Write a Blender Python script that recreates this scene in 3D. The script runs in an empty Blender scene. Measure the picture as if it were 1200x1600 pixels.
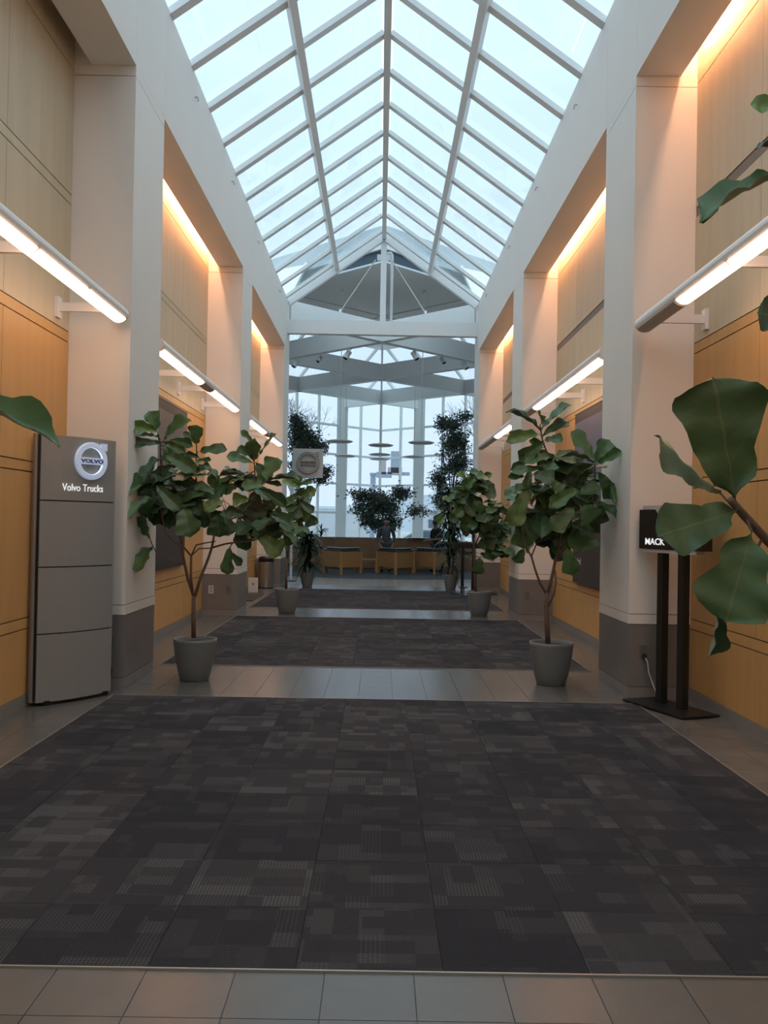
import bpy, math, random
from mathutils import Vector, Matrix
PI = math.pi
SC = bpy.context.scene
COL = SC.collection
rnd = random.Random(7)

# ------------------------------------------------------------------ camera
FPX, PITCH, YAW, ROLL, CAMX, EYE = 1426.65, .0124, .0049, .018, .007, 1.55
cp, sp, cy, sy = math.cos(PITCH), math.sin(PITCH), math.cos(YAW), math.sin(YAW)
FWD = Vector((sy*cp, cy*cp, sp)); R0 = Vector((cy, -sy, 0)); U0 = R0.cross(FWD)
RGT = R0*math.cos(ROLL) + U0*math.sin(ROLL); UPV = -R0*math.sin(ROLL) + U0*math.cos(ROLL)
CAM = Vector((CAMX, 0, EYE))
cam = bpy.data.cameras.new('camera'); camo = bpy.data.objects.new('camera', cam); COL.objects.link(camo)
cam.sensor_fit = 'HORIZONTAL'; cam.sensor_width = 36; cam.lens = FPX/1200*36
cam.clip_start = .05; cam.clip_end = 600
camo.matrix_world = Matrix(((RGT.x, UPV.x, -FWD.x, CAM.x), (RGT.y, UPV.y, -FWD.y, CAM.y), (RGT.z, UPV.z, -FWD.z, CAM.z), (0, 0, 0, 1)))
SC.camera = camo

def at(u, v, Y):
    """point of the plane y = Y seen at pixel (u, v) of the 1200 x 1600 frame"""
    d = FWD + RGT*(u-600)/FPX - UPV*(v-800)/FPX
    return CAM + d*(Y/d.y)

# ------------------------------------------------------------------ sky and exposure
W = bpy.data.worlds.new('overcast_sky'); SC.world = W; W.use_nodes = True
nt = W.node_tree; nt.nodes.clear()
wo = nt.nodes.new('ShaderNodeOutputWorld'); bg = nt.nodes.new('ShaderNodeBackground')
tc = nt.nodes.new('ShaderNodeTexCoord'); sx = nt.nodes.new('ShaderNodeSeparateXYZ'); rp = nt.nodes.new('ShaderNodeValToRGB')
nz = nt.nodes.new('ShaderNodeTexNoise'); nz.inputs['Scale'].default_value = 2.2; nz.inputs['Detail'].default_value = 3
mx = nt.nodes.new('ShaderNodeMixRGB'); mx.blend_type = 'MULTIPLY'; mx.inputs[0].default_value = .12
nt.links.new(tc.outputs['Generated'], sx.inputs[0]); nt.links.new(sx.outputs['Z'], rp.inputs[0])
nt.links.new(tc.outputs['Generated'], nz.inputs['Vector'])
e = rp.color_ramp.elements
e[0].position = 0; e[0].color = (.47, .55, .70, 1)
e[1].position = 1; e[1].color = (.98, 1.16, 1.20, 1)
m_ = e.new(.25); m_.color = (.50, .62, .76, 1)
m_ = e.new(.5); m_.color = (.58, .75, .84, 1)
nt.links.new(rp.outputs[0], mx.inputs[1]); nt.links.new(nz.outputs[0], mx.inputs[2])
nt.links.new(mx.outputs[0], bg.inputs[0]); bg.inputs[1].default_value = 1.62
nt.links.new(bg.outputs[0], wo.inputs[0])
SC.view_settings.view_transform = 'Standard'; SC.view_settings.look = 'None'
SC.view_settings.gamma = 1; SC.view_settings.use_curve_mapping = False
SC.view_settings.exposure = 0.2
LAMP_COL, LAMP_POW = (1, .63, .42), 5.2
COVE_COL, COVE_POW = (1, .50, .29), 60
try:
    SC.cycles.max_bounces = 10; SC.cycles.diffuse_bounces = 5; SC.cycles.transparent_max_bounces = 24
    SC.cycles.sample_clamp_indirect = 6
except Exception: pass

# ------------------------------------------------------------------ materials
def mat(name, col, rough=.6, metal=0., var=0., vscale=6., bump=0., bscale=60., emit=None, estr=0., objvar=0., spec=.5, grain=None, coat=0.):
    m = bpy.data.materials.new(name); m.use_nodes = True; n = m.node_tree; b = n.nodes['Principled BSDF']; L = n.links.new
    b.inputs['Base Color'].default_value = (*col, 1); b.inputs['Roughness'].default_value = rough
    b.inputs['Metallic'].default_value = metal; b.inputs['Specular IOR Level'].default_value = spec
    b.inputs['Coat Weight'].default_value = coat
    geo = n.nodes.new('ShaderNodeNewGeometry')
    src = None
    if var or grain or objvar:
        rgb = n.nodes.new('ShaderNodeRGB'); rgb.outputs[0].default_value = (*col, 1); src = rgb.outputs[0]
        def mul(fac_sock, lo, hi):
            nonlocal src
            mr = n.nodes.new('ShaderNodeMapRange'); mr.inputs[3].default_value = lo; mr.inputs[4].default_value = hi
            L(fac_sock, mr.inputs[0])
            vm = n.nodes.new('ShaderNodeVectorMath'); vm.operation = 'SCALE'
            L(src, vm.inputs[0]); L(mr.outputs[0], vm.inputs['Scale']); src = vm.outputs[0]
        if var:
            t = n.nodes.new('ShaderNodeTexNoise'); t.inputs['Scale'].default_value = vscale; t.inputs['Detail'].default_value = 4
            L(geo.outputs['Position'], t.inputs['Vector'])
            mul(t.outputs[0], 1-var, 1+var)
        if grain:
            mp = n.nodes.new('ShaderNodeMapping'); mp.inputs['Scale'].default_value = grain
            L(geo.outputs['Position'], mp.inputs[0])
            t = n.nodes.new('ShaderNodeTexNoise'); t.inputs['Scale'].default_value = 1; t.inputs['Detail'].default_value = 6
            L(mp.outputs[0], t.inputs['Vector']); mul(t.outputs[0], .87, 1.13)
        if objvar:
            oi = n.nodes.new('ShaderNodeObjectInfo'); mul(oi.outputs['Random'], 1-objvar, 1+objvar)
        L(src, b.inputs['Base Color'])
    if bump:
        t = n.nodes.new('ShaderNodeTexNoise'); t.inputs['Scale'].default_value = bscale; t.inputs['Detail'].default_value = 3
        L(geo.outputs['Position'], t.inputs['Vector'])
        bp = n.nodes.new('ShaderNodeBump'); bp.inputs['Strength'].default_value = bump; bp.inputs['Distance'].default_value = .01
        L(t.outputs[0], bp.inputs['Height']); L(bp.outputs[0], b.inputs['Normal'])
    if emit:
        b.inputs['Emission Color'].default_value = (*emit, 1); b.inputs['Emission Strength'].default_value = estr
    return m

def glass_mat(name, tint=(.94, .97, .98), refl=.09):
    m = bpy.data.materials.new(name); m.use_nodes = True; n = m.node_tree; n.nodes.clear(); L = n.links.new
    o = n.nodes.new('ShaderNodeOutputMaterial'); t = n.nodes.new('ShaderNodeBsdfTransparent'); t.inputs[0].default_value = (*tint, 1)
    g = n.nodes.new('ShaderNodeBsdfGlossy'); g.inputs['Roughness'].default_value = .03
    lw = n.nodes.new('ShaderNodeLayerWeight'); lw.inputs[0].default_value = .25
    mr = n.nodes.new('ShaderNodeMapRange'); mr.inputs[3].default_value = refl*.3; mr.inputs[4].default_value = .16
    mxx = n.nodes.new('ShaderNodeMixShader'); L(lw.outputs['Fresnel'], mr.inputs[0]); L(mr.outputs[0], mxx.inputs[0])
    L(t.outputs[0], mxx.inputs[1]); L(g.outputs[0], mxx.inputs[2]); L(mxx.outputs[0], o.inputs[0])
    return m

def leaf_mat(name, col, under):
    m = bpy.data.materials.new(name); m.use_nodes = True; n = m.node_tree; b = n.nodes['Principled BSDF']; L = n.links.new
    uv = n.nodes.new('ShaderNodeUVMap'); uv.uv_map = 'UVMap'; s = n.nodes.new('ShaderNodeSeparateXYZ'); L(uv.outputs[0], s.inputs[0])
    def M(op, a, b_=None, c=None):
        q = n.nodes.new('ShaderNodeMath'); q.operation = op
        for i, x in enumerate((a, b_, c)):
            if x is None: continue
            if isinstance(x, (int, float)): q.inputs[i].default_value = x
            else: L(x, q.inputs[i])
        return q.outputs[0]
    au = M('ABSOLUTE', M('SUBTRACT', s.outputs['X'], .5))
    mid = M('LESS_THAN', au, .018)
    lat = M('LESS_THAN', M('FRACT', M('MULTIPLY', M('SUBTRACT', s.outputs['Y'], M('MULTIPLY', au, .5)), 7)), .06)
    vein = M('MAXIMUM', mid, M('MULTIPLY', lat, .45))
    oi = n.nodes.new('ShaderNodeObjectInfo'); mr = n.nodes.new('ShaderNodeMapRange'); mr.inputs[3].default_value = .6; mr.inputs[4].default_value = 1.5
    L(oi.outputs['Random'], mr.inputs[0])
    geo = n.nodes.new('ShaderNodeNewGeometry')
    mu = n.nodes.new('ShaderNodeMixRGB'); mu.inputs[1].default_value = (*col, 1); mu.inputs[2].default_value = (*under, 1); L(geo.outputs['Backfacing'], mu.inputs[0])
    nz_ = n.nodes.new('ShaderNodeTexNoise'); nz_.inputs['Scale'].default_value = 14; L(geo.outputs['Position'], nz_.inputs['Vector'])
    mr2 = n.nodes.new('ShaderNodeMapRange'); mr2.inputs[3].default_value = .75; mr2.inputs[4].default_value = 1.25; L(nz_.outputs[0], mr2.inputs[0])
    vm = n.nodes.new('ShaderNodeVectorMath'); vm.operation = 'SCALE'; L(mu.outputs[0], vm.inputs[0]); L(M('MULTIPLY', mr.outputs[0], mr2.outputs[0]), vm.inputs['Scale'])
    mv = n.nodes.new('ShaderNodeMixRGB'); L(M('MULTIPLY', vein, .55), mv.inputs[0]); L(vm.outputs[0], mv.inputs[1]); mv.inputs[2].default_value = (.16, .17, .07, 1)
    L(mv.outputs[0], b.inputs['Base Color']); b.inputs['Roughness'].default_value = .42
    bp = n.nodes.new('ShaderNodeBump'); bp.inputs['Strength'].default_value = .3; bp.inputs['Distance'].default_value = .01; bp.invert = True
    L(vein, bp.inputs['Height']); L(bp.outputs[0], b.inputs['Normal'])
    return m

def carpet_mat():
    """charcoal carpet tile: woven blocks of fine parallel ribs; every tile is turned and toned by its own random number"""
    m = bpy.data.materials.new('carpet_pile'); m.use_nodes = True; n = m.node_tree; b = n.nodes['Principled BSDF']; L = n.links.new
    uv = n.nodes.new('ShaderNodeUVMap'); uv.uv_map = 'UVMap'
    oi = n.nodes.new('ShaderNodeObjectInfo')
    def M(op, a, b_=None):
        q = n.nodes.new('ShaderNodeMath'); q.operation = op
        for i, x in enumerate((a, b_)):
            if x is None: continue
            if isinstance(x, (int, float)): q.inputs[i].default_value = x
            else: L(x, q.inputs[i])
        return q.outputs[0]
    s = n.nodes.new('ShaderNodeSeparateXYZ'); L(uv.outputs[0], s.inputs[0])
    r = oi.outputs['Random']
    # block mask: stretched cells along the ribs
    def cells(sx_, sy_, seed):
        cx_ = n.nodes.new('ShaderNodeCombineXYZ')
        L(M('FLOOR', M('ADD', M('MULTIPLY', s.outputs['X'], sx_), M('MULTIPLY', r, 3.0))), cx_.inputs[0])
        L(M('FLOOR', M('ADD', M('MULTIPLY', s.outputs['Y'], sy_), M('MULTIPLY', r, 5.0))), cx_.inputs[1])
        L(M('ADD', M('MULTIPLY', r, 91.0), seed), cx_.inputs[2])
        w = n.nodes.new('ShaderNodeTexWhiteNoise'); w.noise_dimensions = '3D'; L(cx_.outputs[0], w.inputs['Vector']); return w.outputs['Value']
    c1 = cells(2.6, 5.0, 1.3); c2 = cells(5.2, 2.3, 7.7)
    ribs = M('LESS_THAN', M('FRACT', M('MULTIPLY', s.outputs['Y'], 34)), .5)
    edge = M('LESS_THAN', M('FRACT', M('MULTIPLY', s.outputs['X'], 30)), .35)
    blk = M('GREATER_THAN', c1, .42)
    tone = M('MULTIPLY', M('MULTIPLY', blk, c2), M('ADD', M('MULTIPLY', ribs, .75), .25))
    tone = M('ADD', tone, M('MULTIPLY', M('MULTIPLY', M('GREATER_THAN', c2, .88), edge), .45))
    q4 = M('FRACT', M('MULTIPLY', r, 17.3))
    base = n.nodes.new('ShaderNodeMixRGB'); base.inputs[1].default_value = (.028, .028, .034, 1); base.inputs[2].default_value = (.046, .044, .050, 1); L(q4, base.inputs[0])
    hi = n.nodes.new('ShaderNodeMixRGB'); hi.inputs[2].default_value = (.112, .110, .110, 1); L(base.outputs[0], hi.inputs[1])
    L(M('MULTIPLY', tone, M('ADD', M('MULTIPLY', q4, .5), .25)), hi.inputs[0])
    geo = n.nodes.new('ShaderNodeNewGeometry'); t = n.nodes.new('ShaderNodeTexNoise'); t.inputs['Scale'].default_value = 220; L(geo.outputs['Position'], t.inputs['Vector'])
    mr = n.nodes.new('ShaderNodeMapRange'); mr.inputs[3].default_value = .55; mr.inputs[4].default_value = 1.45; L(t.outputs[0], mr.inputs[0])
    vm = n.nodes.new('ShaderNodeVectorMath'); vm.operation = 'SCALE'; L(hi.outputs[0], vm.inputs[0]); L(mr.outputs[0], vm.inputs['Scale'])
    L(vm.outputs[0], b.inputs['Base Color']); b.inputs['Roughness'].default_value = .95; b.inputs['Specular IOR Level'].default_value = .1
    return m

M_ = dict(
 cream=mat('painted_plaster', (.80, .78, .75), .7, var=.03, vscale=1.5, bump=.05, bscale=300),
 white=mat('white_painted_steel', (.80, .83, .84), .5, var=.02),
 beam=mat('white_beam_paint', (.82, .85, .86), .6, var=.02),
 grey_stone=mat('grey_wainscot_tile', (.20, .185, .18), .45, var=.10, vscale=9, bump=.03),
 base=mat('base_tile', (.24, .22, .21), .45, var=.08, vscale=12),
 wood_lamplit=mat('lamplit_maple_veneer', (.60, .34, .125), .5, grain=(9, 9, .9), var=.04, vscale=1.2, objvar=.05),  # lower rows: same maple, warm lamp light painted into its colour
 wood=mat('daylit_maple_veneer', (.60, .50, .345), .5, grain=(9, 9, .9), var=.04, vscale=1.2, objvar=.05),  # upper rows: same maple, pale skylight cast painted into its colour
 rail=mat('brown_rail', (.25, .185, .15), .6),
 gap=mat('shadow_gap_board', (.10, .07, .045), .9),
 floor_tile=mat('taupe_porcelain', (.120, .115, .112), .26, var=.12, vscale=5, bump=.02, bscale=90, objvar=.10),
 grout=mat('grout', (.12, .11, .105), .9),
 lobby=mat('pale_terrazzo', (.45, .45, .47), .15, var=.06, vscale=8),
 lobby_carpet=mat('slate_carpet', (.075, .08, .09), .95, var=.2, vscale=30),
 strip=mat('aluminium_edge', (.45, .43, .40), .35, metal=.6),
 carpet=carpet_mat(),
 glass=glass_mat('clear_glass'),
 ceil=mat('grey_ceiling_board', (.88, .84, .81), .8, var=.03),
 slate=mat('dark_slate_panel', (.055, .085, .115), .4),
 kiosk=mat('grey_metallic_panel', (.27, .275, .275), .45, metal=.0, var=.05, vscale=120),
 kiosk_side=mat('silver_channel', (.33, .32, .31), .35, metal=.5),
 black=mat('black_satin', (.012, .012, .012), .35),
 dark=mat('dark_rubber', (.02, .02, .02), .7),
 logo=mat('backlit_silver', (.50, .58, .72), .35, metal=.2, emit=(.50, .62, .85), estr=.30),
 halo=mat('backlit_rim', (.9, .95, 1), .4, emit=(.8, .92, 1), estr=.7),
 blue_ink=mat('blue_lettering', (.03, .05, .25), .5),
 lit_text=mat('lit_white_lettering', (.9, .9, .9), .4, emit=(.9, .93, .95), estr=.55),
 chrome=mat('polished_metal', (.62, .62, .62), .22, metal=1),
 steel=mat('brushed_steel', (.48, .46, .44), .3, metal=.9),
 silver=mat('silver_bar', (.50, .50, .50), .4, metal=.2),
 white_sign=mat('white_board', (.62, .62, .60), .5),
 tube=mat('lamp_housing', (.80, .78, .77), .4),
 tube_dark=mat('lamp_gap_cover', (.50, .46, .43), .5),
 lens=mat('lit_lens', (1, .95, .85), .4, emit=LAMP_COL, estr=LAMP_POW),
 cove=mat('cove_tube', (1, .9, .7), .4, emit=COVE_COL, estr=COVE_POW),
 pot=mat('grey_resin_pot', (.17, .18, .185), .5, var=.04, vscale=14),
 soil=mat('bark_mulch', (.055, .04, .03), .95, var=.5, vscale=60, bump=.8, bscale=80),
 bark=mat('grey_brown_bark', (.15, .095, .07), .8, var=.35, vscale=40, bump=.4, bscale=120),
 leaf=leaf_mat('fig_leaf', (.054, .110, .040), (.20, .26, .17)),
 leaf2=leaf_mat('fig_leaf_bright', (.105, .175, .045), (.22, .28, .16)),
 ficus=mat('small_leaf', (.11, .16, .12), .5, var=.3, vscale=7),  # leaf colour lightened to stand in for haze
 strap=mat('strap_leaf', (.028, .06, .042), .4, objvar=.5, var=.1),
 desk=mat('honey_wood', (.50, .25, .095), .5, grain=(2, 2, 14), objvar=.08),
 deskpanel=mat('brown_wood_panel', (.33, .19, .105), .6, grain=(3, 3, 12), objvar=.06),
 counter=mat('dark_counter', (.05, .055, .06), .25),
 grey_top=mat('grey_tray', (.22, .22, .23), .4),
 banner_dark=mat('banner_dark', (.040, .032, .032), .6, grain=(20, 20, 1.2)),
 banner_grey=mat('banner_grey', (.14, .13, .13), .6),
 banner_blue=mat('banner_blue', (.13, .14, .22), .6),
 paper=mat('white_paper', (.72, .70, .66), .6),
 ink=mat('grey_ink', (.3, .3, .3), .6),
 outlet=mat('outlet_plate', (.62, .60, .56), .5),
 outlet_grey=mat('steel_plate', (.2, .185, .17), .5, metal=.4),
 mat_dark=mat('door_mat', (.05, .042, .04), .95),
 skin=mat('skin', (.42, .22, .16), .55), hair=mat('hair', (.03, .025, .02), .8),
 sweater=mat('grey_blue_sweater', (.10, .115, .145), .9), tee=mat('black_tee', (.015, .013, .015), .9),
 jeans=mat('jeans', (.035, .05, .095), .9), trousers=mat('dark_trousers', (.05, .055, .06), .9), shoe=mat('shoe', (.015, .013, .012), .6),
 ground=mat('pale_concrete_lot', (.42, .44, .45), .8, var=.2, vscale=.3), grass=mat('winter_grass', (.20, .22, .17), .95, var=.2, vscale=.2),
 far=mat('far_hill', (.42, .46, .52), 1), far_b=mat('far_building', (.52, .53, .55), .8), roofing=mat('roof_membrane', (.58, .64, .68), .8),  # hill and building colours paled in place of outdoor haze
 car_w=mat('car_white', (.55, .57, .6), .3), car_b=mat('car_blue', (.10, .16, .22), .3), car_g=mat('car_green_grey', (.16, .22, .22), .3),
 far_metal=mat('hazed_blue_steel', (.30, .34, .44), .8), far_red=mat('hazed_red_steel', (.42, .34, .36), .8), twig=mat('bare_twig', (.26, .24, .24), .9),  # both steel tones are paled, with outdoor haze mixed into the colour
)

# ------------------------------------------------------------------ mesh helpers
def wm(o):
    m = o.matrix_basis.copy()
    while o.parent: o = o.parent; m = o.matrix_basis @ m
    return m

class MB:
    def __init__(s): s.v = []; s.f = []; s.uv = []
    def add(s, vs, fs, uvs=None):
        n = len(s.v); s.v += [Vector(p) for p in vs]; s.f += [tuple(i+n for i in f) for f in fs]
        s.uv += (uvs if uvs else [(0, 0)]*len(vs)); return s
    def box(s, x0, x1, y0, y1, z0, z1):
        return s.add([(x0, y0, z0), (x1, y0, z0), (x1, y1, z0), (x0, y1, z0), (x0, y0, z1), (x1, y0, z1), (x1, y1, z1), (x0, y1, z1)],
                     [(0, 3, 2, 1), (4, 5, 6, 7), (0, 1, 5, 4), (1, 2, 6, 5), (2, 3, 7, 6), (3, 0, 4, 7)])
    def bar(s, a, b, w, h, up=(0, 0, 1)):
        """box beam from a to b, w wide and h deep, centred"""
        a = Vector(a); b = Vector(b); d = (b-a).normalized(); up = Vector(up); x = d.cross(up)
        if x.length < 1e-4: x = d.cross(Vector((0, 1, 0)))
        x.normalize(); z = x.cross(d); vs = []
        for p in (a, b):
            for i, j in ((-1, -1), (1, -1), (1, 1), (-1, 1)): vs.append(p + x*i*w/2 + z*j*h/2)
        return s.add(vs, [(0, 3, 2, 1), (4, 5, 6, 7), (0, 1, 5, 4), (1, 2, 6, 5), (2, 3, 7, 6), (3, 0, 4, 7)])
    def tube(s, pts, rad, n=8, caps=True):
        pts = [Vector(p) for p in pts]; k = len(pts)
        if not isinstance(rad, (list, tuple)): rad = [rad]*k
        vs = []; fs = []; ref = None
        for i, p in enumerate(pts):
            d = (pts[min(i+1, k-1)] - pts[max(i-1, 0)]).normalized()
            if ref is None: ref = d.orthogonal().normalized()
            ref = (ref - d*ref.dot(d)); ref = ref.normalized() if ref.length > 1e-5 else d.orthogonal().normalized()
            q = d.cross(ref)
            for j in range(n):
                a = 2*PI*j/n; vs.append(p + (ref*math.cos(a) + q*math.sin(a))*rad[i])
        for i in range(k-1):
            for j in range(n):
                fs.append((i*n+j, i*n+(j+1) % n, (i+1)*n+(j+1) % n, (i+1)*n+j))
        if caps: fs.append(tuple(range(n-1, -1, -1))); fs.append(tuple((k-1)*n+j for j in range(n)))
        return s.add(vs, fs)
    def lathe(s, prof, c=(0, 0, 0), n=28):
        vs = []; fs = []; c = Vector(c); k = len(prof)
        for r, z in prof:
            for j in range(n): a = 2*PI*j/n; vs.append(c + Vector((r*math.cos(a), r*math.sin(a), z)))
        for i in range(k-1):
            for j in range(n): fs.append((i*n+j, i*n+(j+1) % n, (i+1)*n+(j+1) % n, (i+1)*n+j))
        fs.append(tuple(range(n-1, -1, -1))); fs.append(tuple((k-1)*n+j for j in range(n)))
        return s.add(vs, fs)
    def prism(s, poly, a, b, fn=None):
        """polygon (x, y) between heights a and b; fn maps (x, y, h) to world"""
        fn = fn or (lambda x, y, h: (x, y, h)); n = len(poly)
        vs = [fn(x, y, a) for x, y in poly] + [fn(x, y, b) for x, y in poly]
        fs = [tuple(range(n-1, -1, -1)), tuple(range(n, 2*n))] + [(i, (i+1) % n, n+(i+1) % n, n+i) for i in range(n)]
        return s.add(vs, fs)
    def mesh(s, name, m, smooth=False, uv=False, M=None):
        me = bpy.data.meshes.new(name)
        me.from_pydata([tuple(M @ p) for p in s.v] if M else [tuple(p) for p in s.v], [], s.f)
        if uv:
            l = me.uv_layers.new(name='UVMap')
            for lp in me.loops: l.data[lp.index].uv = s.uv[lp.vertex_index]
        if smooth: me.polygons.foreach_set('use_smooth', [True]*len(me.polygons))
        me.materials.append(m); me.update(); return me
    def build(s, name, m, parent=None, smooth=False, local=False, uv=False, bevel=0):
        M = wm(parent).inverted() if (parent and not local) else None
        o = bpy.data.objects.new(name, s.mesh(name, m, smooth, uv, M)); COL.objects.link(o)
        if parent: o.parent = parent
        if bevel:
            b = o.modifiers.new('bevel', 'BEVEL'); b.width = bevel; b.segments = 2; b.limit_method = 'ANGLE'
        return o

def inst(name, me, parent, M, label=None):
    o = bpy.data.objects.new(name, me); COL.objects.link(o); o.parent = parent; o.matrix_basis = M
    if label: o['label'] = label
    return o
def tag(o, label, cat, group=None, kind=None):
    o['label'] = label; o['category'] = cat
    if group: o['group'] = group
    if kind: o['kind'] = kind
    return o
def empty(name, loc, rz=0):
    o = bpy.data.objects.new(name, None); COL.objects.link(o); o.location = loc; o.rotation_euler = (0, 0, rz)
    o.empty_display_size = .1; return o
def thing(name, loc, label, cat, group=None, rz=0): return tag(empty(name, loc, rz), label, cat, group)
def struct(o): o['kind'] = 'structure'; return o
def copy_tree(o, parent=None):
    c = o.copy(); COL.objects.link(c)
    if parent: c.parent = parent
    for ch in [x for x in bpy.data.objects if x.parent == o]: copy_tree(ch, c)
    return c
def box(name, m, x0, x1, y0, y1, z0, z1, parent=None, bevel=0): return MB().box(x0, x1, y0, y1, z0, z1).build(name, m, parent, bevel=bevel)

def text(name, s, size, m, parent, M, depth=.004, bold=0., align='LEFT', shear=0, sx=1.):
    cu = bpy.data.curves.new(name, 'FONT'); cu.body = s; cu.size = size; cu.extrude = depth; cu.offset = bold; cu.align_x = align; cu.shear = shear; cu.resolution_u = 4
    t = bpy.data.objects.new('t', cu); COL.objects.link(t)
    dg = bpy.context.evaluated_depsgraph_get(); me = bpy.data.meshes.new_from_object(t.evaluated_get(dg))
    bpy.data.objects.remove(t); me.materials.clear(); me.materials.append(m); me.name = name
    for v in me.vertices: v.co.x *= sx
    o = bpy.data.objects.new(name, me); COL.objects.link(o); o.parent = parent
    o.matrix_basis = (wm(parent).inverted() @ M) if parent else M
    return o
def frame(o, x, z, n):
    """matrix with local x -> x, local y -> z (up), local z -> n (out)"""
    return Matrix(((x[0], z[0], n[0], o[0]), (x[1], z[1], n[1], o[1]), (x[2], z[2], n[2], o[2]), (0, 0, 0, 1)))

# ------------------------------------------------------------------ hall dimensions
XI, XO = 2.293, 2.855
P0, BAY, PT = 8.32, 6.556, 1.10
PY = [P0 + BAY*k for k in (-2, -1, 0, 1, 2)]
YB, YE = -5.0, 22.54
ZS, ZE, ZR = 5.70, 6.86, 8.50
CARPETS = [(3.17, 8.03), (9.79, 14.88), (16.43, 21.15)]

# ------------------------------------------------------------------ floor
fl = struct(box('floor', M_['grout'], -5.2, 5.2, YB, 40.9, -.2, -.004))
T = XI*2/15
tile_me = {}
def floor_tile(x0, x1, y0, y1, many=None):
    g = .0018
    if many is not None: many.box(x0+g, x1-g, y0+g, y1-g, -.004, 0); return
    k = (round(x1-x0, 3), round(y1-y0, 3))
    if k not in tile_me: tile_me[k] = MB().box(-k[0]/2+g, k[0]/2-g, -k[1]/2+g, k[1]/2-g, -.004, 0).mesh('tile', M_['floor_tile'])
    inst('tile', tile_me[k], fl, Matrix.Translation(((x0+x1)/2, (y0+y1)/2, 0)))
cols = [(-XI+T*i, -XI+T*(i+1)) for i in range(15)]
side = [(-XO, -XI-.281), (-XI-.281, -XI), (XI, XI+.281), (XI+.281, XO)]
rest = MB()
def tiles(y0, y1, cs, many=None):
    n = max(1, round((y1-y0)/T)); d = (y1-y0)/n
    for j in range(n):
        for a, b in cs: floor_tile(a, b, y0+d*j, y0+d*(j+1), many)
tiles(1.95, 3.17, cols+side)
tiles(3.17, 8.03, side); tiles(8.03, 9.79, cols+side)
tiles(YB, 1.95, cols+side, rest); tiles(9.79, 14.88, side, rest); tiles(14.88, 16.43, cols+side, rest)
tiles(16.43, 21.15, side, rest); tiles(21.15, YE, cols+side, rest)
o = rest.build('distant_tile', M_['floor_tile'], fl); o['kind'] = 'stuff'
# lobby floor of large pale slabs
n = 0
for i in range(-4, 4):
    for j in range(15):
        y0 = YE+1.2*j
        inst('slab', tile_me.setdefault('slab', MB().box(-.647, .647, -.597, .597, -.004, 0).mesh('slab', M_['lobby'])), fl, Matrix.Translation((.65+1.3*i, y0+.6, 0)))

# ------------------------------------------------------------------ carpets of separate tiles
CT = XI*2/9
for ci, (y0, y1) in enumerate(CARPETS):
    lab = ['near charcoal carpet of ribbed square tiles filling the foreground', 'middle charcoal carpet of tiles between the two tile bands',
           'far charcoal carpet of tiles next to the lobby'][ci]
    c = thing('carpet', (0, y0, 0), lab, 'carpet', 'inset hall carpets')
    n = math.ceil((y1-y0)/CT - .05)
    for j in range(n):
        d = min(CT, (y1-y0) - j*CT); k = ('c', round(d, 3))
        if k not in tile_me:
            b = MB(); h = CT/2-.001; q = d/2-.001; r = d/CT
            b.box(-h, h, -q, q, .0005, .006); b.uv = [((p.x/CT+.5), (p.y/CT+.5)) for p in b.v]
            tile_me[k] = b.mesh('carpet_tile', M_['carpet'], uv=True)
        for i in range(9):
            rot = rnd.choice((0, 2) if d < CT-.01 else (0, 1, 2, 3))
            inst('carpet_tile', tile_me[k], c, Matrix.Translation((-XI+CT*(i+.5), j*CT+d/2, 0)) @ Matrix.Rotation(rot*PI/2, 4, 'Z'))
    b = MB(); w = .008
    b.box(-XI-w, XI+w, y0-w, y0, 0, .0075); b.box(-XI-w, XI+w, y1, y1+w, 0, .0075)
    b.box(-XI-w, -XI, y0, y1, 0, .0075); b.box(XI, XI+w, y0, y1, 0, .0075)
    b.build('edge_strip', M_['strip'], c)

# ------------------------------------------------------------------ side walls of maple panels
ROWS = [(.105, .635), (.645, .725), (.735, 1.915), (1.925, 2.00), (2.01, 3.14), (3.15, 3.235), (3.245, 4.395), (4.405, 4.485), (4.495, 5.625), (5.635, 6.2)]
for s, nm in ((-1, 'left'), (1, 'right')):
    w = struct(box('wall_'+nm, M_['gap'], *sorted((s*(XO+.012), s*(XO+.3))), YB, YE, 0, 6.5))
    for k in range(5):
        a = YB if k == 0 else PY[k-1]+PT; b_ = PY[k]
        if b_-a < .5: continue
        cuts = [a, a+1.45, b_-1.45, b_]
        for ri, (z0, z1) in enumerate(ROWS):
            segs = [(a, b_)] if z1-z0 < .2 else list(zip(cuts, cuts[1:]))
            railish = (s == 1 and ri == 7)
            for p, q in segs:
                pr = -.006 if railish else 0
                box('wood_panel' if z1-z0 > .2 else 'rail', M_['rail'] if railish else M_['wood' if ri > 5 else 'wood_lamplit'], *sorted((s*(XO-pr), s*(XO+.012))), p+.003, q-.003, z0, z1, w)
    for k in range(5):
        a = YB if k == 0 else PY[k-1]+PT; b_ = PY[k]
        if b_-a < .5: continue
        struct(box('baseboard_'+nm, M_['base'], *sorted((s*(XO-.006), s*(XO+.012))), a, b_, 0, .1))
struct(box('wall_back', M_['cream'], -3.2, 3.2, YB-.25, YB, 0, 6.9))
b = MB().prism([(-XI-.4, ZE), (XI+.4, ZE), (0, ZR+.25)], YB-.2, YB, lambda x, z, y: (x, y, z)); struct(b.build('wall_gable', M_['cream']))

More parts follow.
